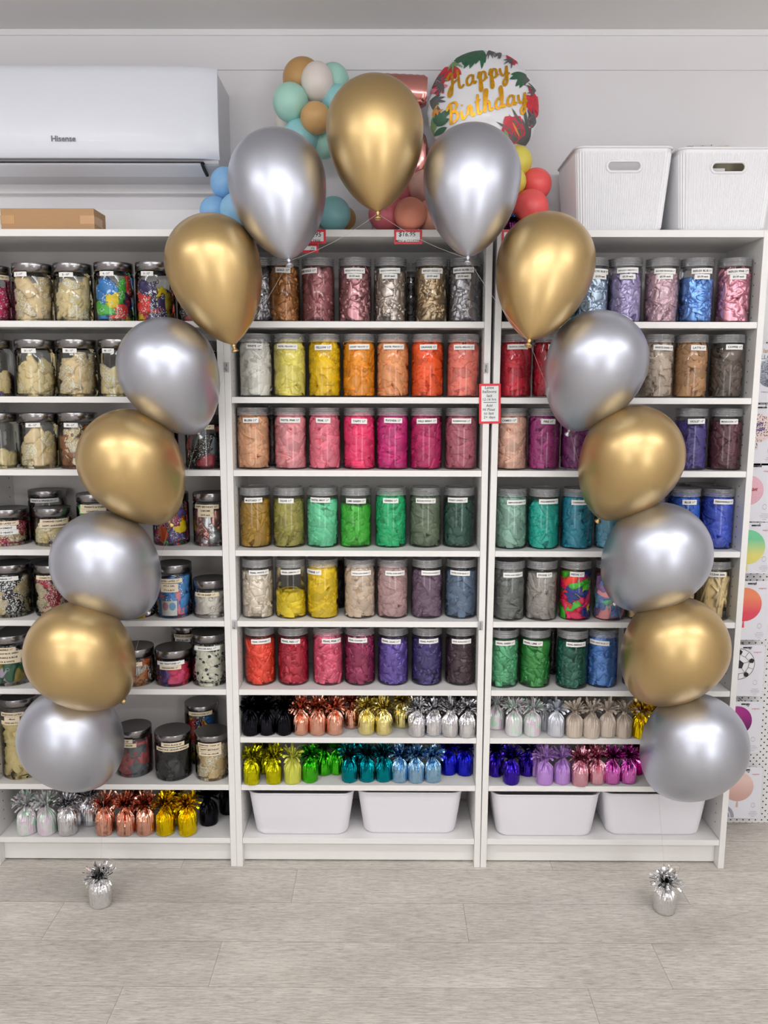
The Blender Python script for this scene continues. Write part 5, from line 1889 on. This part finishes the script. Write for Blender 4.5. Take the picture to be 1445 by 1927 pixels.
# ------------------------------------------------------------------ clear adhesive hooks on the panels
def hook(px, py, label):
    c = at(px, py, -0.0004)
    o = thing('adhesive_hook', label, 'hook', c, 0, 'clear adhesive hooks on the bookcase edges')
    mb = MB(); mb.box((-0.0075, -0.003, -0.013), (0.0075, 0, 0.016), 0, 0.001); mb.build('clear_plate', LIDPLASTIC, o)
    mb = MB()
    mb.tube([(0.001, -0.0042, 0.011), (0.001, -0.0046, -0.002), (0.001, -0.006, -0.008), (0.0005, -0.010, -0.0095), (-0.002, -0.0125, -0.006), (-0.0028, -0.0128, -0.002)], 0.0011, 8)
    mb.build('wire_hook', CHROME, o)


hook(426.5, 692, 'clear adhesive hook with wire, upper one left of the white balloon jar')
hook(441.5, 1176, 'clear adhesive hook with wire, lower one left of the pearl jars')
hook(913.5, 694, 'clear adhesive hook just above the latex notice sign')
hook(903.5, 1178, 'clear adhesive hook with wire, lower one between middle and right bookcases')


# ------------------------------------------------------------------ pegboard and hanging balloon packets
def peg_mat():
    m = bpy.data.materials.new('white_pegboard')
    t = NT(m)
    p = t.n('BsdfPrincipled', Roughness=0.5)
    g = t.n('NewGeometry')
    s = t.n('SeparateXYZ')
    t.l(g.outputs['Position'], s.inputs[0])
    PX, PZ = 0.0225, 0.0238

    def d2(ox, oz):
        a = t.math('SUBTRACT', t.math('FRACT', t.math('ADD', t.math('DIVIDE', s.outputs[0], PX), ox)), 0.5)
        b = t.math('SUBTRACT', t.math('FRACT', t.math('ADD', t.math('DIVIDE', s.outputs[2], PZ), oz)), 0.5)
        a = t.math('MULTIPLY', a, PX)
        b = t.math('MULTIPLY', b, PZ)
        return t.math('ADD', t.math('MULTIPLY', a, a), t.math('MULTIPLY', b, b))
    f = t.math('LESS_THAN', t.math('MINIMUM', d2(0, 0), d2(0.5, 0.5)), 0.0028 ** 2)
    t.l(t.mixc(f, (*lin((232, 231, 232)), 1), (*lin((40, 38, 38)), 1)), p.inputs['Base Color'])
    t.l(p.outputs[0], t.out.inputs['Surface'])
    return m


PEG = peg_mat()
YP = YW - 0.012
zpb = at(1400, 1586, YP).z
zpt = at(1440, 640, YP).z
mb = MB(); mb.box((1.615, YP, max(0.001, zpb)), (XR, YW - 0.0005, zpt)); o = mb.build('pegboard', PEG)
tag(o, 'white pegboard with dark holes on the wall right of the bookcases', 'pegboard')
ARC1 = mat('packet_grey_arc', (150, 152, 162), rough=.35)
CARDM = mat('packet_card_white', (226, 226, 234), rough=.22, coat=.4, vary=.01)
GREYINK = mat('grey_print', (150, 150, 158), rough=.5)
PINKINK = mat('pink_print', (206, 120, 140), rough=.5)


def ombre(name, c0, c1):
    m = bpy.data.materials.new(name)
    t = NT(m)
    p = t.n('BsdfPrincipled', Roughness=0.3)
    tc = t.n('TexCoord')
    s = t.n('SeparateXYZ')
    t.l(tc.outputs['Object'], s.inputs[0])
    r = t.n('ValToRGB')
    e = r.color_ramp.elements
    e[0].position, e[0].color = .25, (*lin(c1), 1)
    e[1].position, e[1].color = .75, (*lin(c0), 1)
    t.l(t.math('MULTIPLY_ADD', s.outputs[2], 9.0, 0.5), r.inputs[0])
    t.l(r.outputs[0], p.inputs['Base Color'])
    t.l(p.outputs[0], t.out.inputs['Surface'])
    return m


def mirror_mat():
    m = bpy.data.materials.new('mirror_ball_print')
    t = NT(m)
    p = t.n('BsdfPrincipled', Roughness=0.25)
    tc = t.n('TexCoord')
    br_ = t.n('TexBrick', Scale=150.0)
    br_.offset = 0
    br_.inputs['Color1'].default_value = (*lin((190, 196, 214)), 1)
    br_.inputs['Color2'].default_value = (*lin((96, 100, 120)), 1)
    br_.inputs['Mortar'].default_value = (*lin((40, 42, 52)), 1)
    br_.inputs['Brick Width'].default_value = 0.6
    br_.inputs['Row Height'].default_value = 0.6
    br_.inputs['Mortar Size'].default_value = 0.07
    mp = t.n('Mapping')
    mp.inputs['Rotation'].default_value = (pi / 2, 0, 0)
    t.l(tc.outputs['Object'], mp.inputs['Vector'])
    t.l(mp.outputs['Vector'], br_.inputs['Vector'])
    t.l(br_.outputs['Color'], p.inputs['Base Color'])
    t.l(p.outputs[0], t.out.inputs['Surface'])
    return m


def discv(cx_, cz_, r, y, n=28, sx=1.0):
    return [(cx_ + r * sx * cos(2 * pi * k / n), y, cz_ + r * sin(2 * pi * k / n)) for k in range(n)], [tuple(range(n))]


def hang_packet(label, dx, dy, rp, y0, y1, xrt, m, Y, extra=None, arc=True, tail=True, cardw=0.150):
    """flat retail packet on a hook; (dx,dy,rp) = printed balloon in the photo; y0..y1, xrt = packet edges"""
    cc = at(xrt - 40, (y0 + y1) / 2, Y)
    k = ppm(cc)
    xr_ = at(xrt, (y0 + y1) / 2, Y).x
    h = (y1 - y0) / k
    w = cardw
    o = thing('balloon_packet', label, 'balloon packet', (xr_ - w / 2, Y, cc.z), 0, 'foil balloon packets hanging on the pegboard')
    mb = MB()
    r = 0.008
    out = [(x, 0, y) for (x, y, nx, ny) in rrect(w, h, r, 5)]
    n = len(out)
    vs = out + [(x, 0.002, z) for x, _, z in out]
    mb.add(vs, [tuple(range(n)), tuple(range(2 * n - 1, n - 1, -1))] + [(i, (i + 1) % n, n + (i + 1) % n, n + i) for i in range(n)], 0)
    card = mb.build('packet_card', CARDM, o)
    bc = at(dx, dy, Y - 0.002) - o.location
    mb = MB()
    rw = rp / k
    vs, fs = discv(0, 0, rw, 0)
    vs = [(0, -0.004, 0)] + [(x * .7, -0.0035, z * .7) for x, y, z in vs] + vs
    nn = 28
    fs = [(0, 1 + (i + 1) % nn, 1 + i) for i in range(nn)] + [(1 + i, 1 + (i + 1) % nn, 29 + (i + 1) % nn, 29 + i) for i in range(nn)]
    mb.add(vs, fs, 0, True)
    if tail:
        mb.add([(-0.004, -.0005, -rw - 0.022), (0.004, -.0005, -rw - 0.022), (0.002, -.0005, -rw), (-0.002, -.0005, -rw)], [(0, 1, 2, 3)], 0)
    mb.build('printed_balloon', m, card, (bc.x, -0.0006, bc.z))
    if arc:
        mb = MB()
        for (ra, rb) in ((0.052, 0.040), (0.036, 0.030)):
            vs, fs = [], []
            for i in range(13):
                a = pi / 2 * i / 12
                for q in (ra, rb):
                    vs.append((-w / 2 + 0.005 + q * cos(a), -0.0009, -h / 2 + 0.003 + q * sin(a)))
                if i:
                    fs.append((2 * i - 2, 2 * i, 2 * i + 1, 2 * i - 1))
            mb.add(vs, fs, 0)
        mb.build('printed_arc', ARC1, card)
    mb = MB()
    flat, fs = text_fit('anagram', 0.026, 0.006, bold=.01)
    mb.add([(w / 2 - 0.026 + x, -0.0008, h / 2 - 0.027 + y) for x, y in flat], fs, 0)
    for i in range(4):
        flat, fs = text_fit(('foil balloon', 'ballon aluminium', 'globo de aluminio', 'helium')[i], 0.036 - 0.004 * (i % 2), 0.0034, bold=0)
        mb.add([(w / 2 - 0.026 + x, -0.0008, -h / 2 + 0.026 - 0.006 * i + y) for x, y in flat], fs, 1)
    mb.add([(w / 2 - 0.028 + 0.008 * cos(a * pi / 8) * (1 if a % 2 else .8), -0.0008, -h / 2 + 0.05 + 0.009 * sin(a * pi / 8)) for a in range(16)] + [(w / 2 - 0.028 + 0.0066 * cos(a * pi / 8), -0.0008, -h / 2 + 0.05 + 0.0076 * sin(a * pi / 8)) for a in range(16)], [(a, (a + 1) % 16, 16 + (a + 1) % 16, 16 + a) for a in range(16)], 1)
    mb.build('lettering', [PINKINK, GREYINK], card)
    mb = MB()
    mb.box((-0.012 + .01, -0.0006, h / 2 - 0.012), (0.018 + .01, 0.0, h / 2 - 0.007)); mb.build('hang_slot', BLACKGAP, card)
    if extra:
        extra(o, card, bc, rw, w, h)
    hk_ = thing('peg_hook', 'chrome peg hook holding the %s' % label.split(' hanging')[0].split(' packet')[0] + ' packet', 'hook', (o.location.x + 0.012, YP, o.location.z + h / 2 - 0.009), 0, 'peg hooks on the pegboard')
    mb = MB(); mb.tube([(0, 0.004, 0.002), (0, -0.004, 0.002), (0, Y - YP - 0.01, -0.0), (0, Y - YP - 0.025, 0.002), (0, Y - YP - 0.03, 0.012)], 0.0016, 8); mb.build('wire', CHROME, hk_)
    return o


def soccer(o, card, bc, rw, w, h):
    mb = MB()

    def pent(cx_, cz_, r, a0, sq=1.0):
        mb.add([(cx_ + r * cos(a0 + 2 * pi * k / 5), -0.0062, cz_ + sq * r * sin(a0 + 2 * pi * k / 5)) for k in range(5)], [(0, 1, 2, 3, 4)], 0)
    pent(0, 0, rw * .30, pi / 2)
    for k in range(5):
        a = pi / 2 + 2 * pi * k / 5 + pi / 5 * 0
        pent(rw * .80 * cos(a), rw * .80 * sin(a), rw * .17, a)
        p, q = Vector((rw * .30 * cos(a), -.006, rw * .30 * sin(a))), Vector((rw * .66 * cos(a), -.006, rw * .66 * sin(a)))
        mb.tube([p, q], 0.0006, 4)
        b = a + pi / 5
        m_ = Vector((rw * .60 * cos(b), -.006, rw * .60 * sin(b)))
        for aa in (a, a + 2 * pi / 5):
            mb.tube([Vector((rw * .66 * cos(aa), -.006, rw * .66 * sin(aa))), m_], 0.0006, 4)
        mb.tube([m_, Vector((rw * .93 * cos(b), -.004, rw * .93 * sin(b)))], 0.0006, 4)
    mb.tube([(rw * .99 * cos(2 * pi * k / 32), -.001, rw * .99 * sin(2 * pi * k / 32)) for k in range(32)], 0.0009, 4, closed=True)
    mb.build('ball_pattern', INK, card, (bc.x, 0, bc.z))
    mb = MB()
    mb.add([(-w / 2 + .004, -.001, -h / 2 + .004), (-w / 2 + .05, -.001, -h / 2 + .004), (-w / 2 + .034, -.001, -h / 2 + .03), (-w / 2 + .012, -.001, -h / 2 + .04)], [(0, 1, 2, 3)], 0)
    mb.build('red_corner', REDPAPER, card)


def words_on(lines, m, sz):
    def f(o, card, bc, rw, w, h):
        mb = MB()
        for i, (t, dx, dz, ww) in enumerate(lines):
            flat, fs = text_fit(t, ww, sz, bold=.02)
            mb.add([(dx + x * cos(.25) - y * sin(.25), -0.0062, dz + x * sin(.25) + y * cos(.25)) for x, y in flat], fs, 0)
        mb.build('lettering', m, card, (bc.x, 0, bc.z))
    return f


def latex_words(o, card, bc, rw, w, h):
    mb = MB()
    for t, dz, ww, hh, mi in (('latex', .072, .06, .014, 0), ('BALLOONS', .052, .10, .018, 1), ('pack of helium quality', .036, .07, .005, 1), ('6 latex pieces', -.062, .05, .006, 1)):
        flat, fs = text_fit(t, ww, hh, bold=.01)
        mb.add([(bc.x - .012 + x, -0.0008, bc.z + dz + y) for x, y in flat], fs, mi)
    mb.build('lettering', [mat('tan_print', (176, 130, 96), rough=.5), mat('slate_print', (96, 120, 136), rough=.5)], card)


YK = YP - 0.05
hang_packet('mirror ball latex balloon packet hanging highest on the pegboard', 1452, 702, 27, 648, 757, 1492, mirror_mat(), YK, latex_words, arc=False, tail=False)
hang_packet('leopard print happy birthday balloon packet hanging on the pegboard', 1426, 806, 27, 762, 876, 1466, speckle_mat('leopard_print', (226, 206, 200), dot=(96, 70, 76), scale=170, thr=.36, where=.9), YK, words_on([('Happy', -.004, .012, .055), ('Birthday', -.004, -.006, .06)], mat('purple_ink', (70, 50, 130), rough=.5), .016))
hang_packet('pink glitter birthday balloon packet hanging on the pegboard', 1409, 923, 28, 872, 982, 1456, mat('pink_glitter_print', (226, 176, 190), rough=.3, vary=.12, vscale=260), YK, words_on([('birthday', .004, .0, .05)], mat('wine_ink', (170, 50, 70), rough=.5), .014))
hang_packet('green to yellow ombre balloon packet hanging on the pegboard', 1407, 1030, 33, 983, 1080, 1454, ombre('ombre_green_yellow', (110, 196, 150), (222, 214, 120)), YK)
hang_packet('coral ombre balloon packet hanging on the pegboard', 1401, 1138, 32.5, 1092, 1206, 1446, ombre('ombre_coral', (226, 130, 92), (214, 72, 92)), YK)
hang_packet('soccer ball balloon packet hanging on the pegboard', 1390, 1250, 30, 1212, 1312, 1437, mat('ball_white_print', (236, 236, 240), rough=.3), YK, soccer, arc=False, tail=False)
hang_packet('deep purple balloon packet hanging on the pegboard', 1386, 1357, 29, 1318, 1419, 1433, ombre('ombre_purple', (150, 30, 120), (84, 20, 84)), YK, tail=False)
hang_packet('pale rose gold balloon packet hanging lowest on the pegboard', 1389, 1481, 29, 1441, 1543, 1433, ombre('ombre_rose', (222, 190, 182), (206, 166, 156)), YK)

# ------------------------------------------------------------------ light
def area(name, loc, rot, sx, sy, power, col=(1, 1, 1)):
    l = bpy.data.lights.new(name, 'AREA')
    l.shape = 'RECTANGLE'
    l.size, l.size_y, l.energy, l.color = sx, sy, power, col
    o = bpy.data.objects.new(name, l)
    o.location, o.rotation_euler = loc, rot
    COL.objects.link(o)
    return o


zl_ = ZC - 0.03
for yy, pw in ((-1.62, TUBE1), (-3.4, TUBE2)):
    for x in (-1.25, 0.55, 2.35):
        # a bare tube shines to all sides
        zt_ = zl_ - 0.09
        area('ceiling_tube', (x, yy, zt_ - 0.035), (0, 0, 0), 1.35, 0.07, pw * 1.75, TCOL)
        area('ceiling_tube', (x, yy, zt_ + 0.035), (pi, 0, 0), 1.35, 0.07, pw * UPF, TCOL)
        area('ceiling_tube', (x, yy + 0.035, zt_), (pi / 2, 0, 0), 1.35, 0.07, pw * FBF, TCOL)
        area('ceiling_tube', (x, yy - 0.035, zt_), (pi / 2, 0, pi), 1.35, 0.07, pw * FBF, TCOL)
area("shopfront_daylight", (2.3, YB + 0.03, 1.25), (radians(90), 0, 0), 0.95, 2.1, DAY1, (0.96, 0.98, 1.0))
area("shopfront_daylight", (-1.2, YB + 0.03, 1.35), (radians(90), 0, 0), 1.2, 1.8, DAY2, (0.96, 0.98, 1.0))

wd = bpy.data.worlds.new('world')
SC.world = wd
wd.use_nodes = True
wd.node_tree.nodes['Background'].inputs[0].default_value = (0.9, 0.93, 1.0, 1)
wd.node_tree.nodes['Background'].inputs[1].default_value = 0.3

vs_ = SC.view_settings
vs_.view_transform = 'Standard'
vs_.look = 'None'
vs_.gamma = 1.0
vs_.exposure = EXPO
vs_.use_curve_mapping = False
cy = SC.cycles
cy.use_denoising = True
try:
    cy.denoiser = 'OPENIMAGEDENOISE'
    cy.denoising_input_passes = 'RGB_ALBEDO_NORMAL'
    cy.denoising_prefilter = 'ACCURATE'
except Exception:
    pass
cy.max_bounces = 10
cy.diffuse_bounces = 4
cy.glossy_bounces = 4
cy.transmission_bounces = 4
cy.transparent_max_bounces = 24
cy.caustics_reflective = False
cy.caustics_refractive = False
cy.sample_clamp_indirect = 6.0
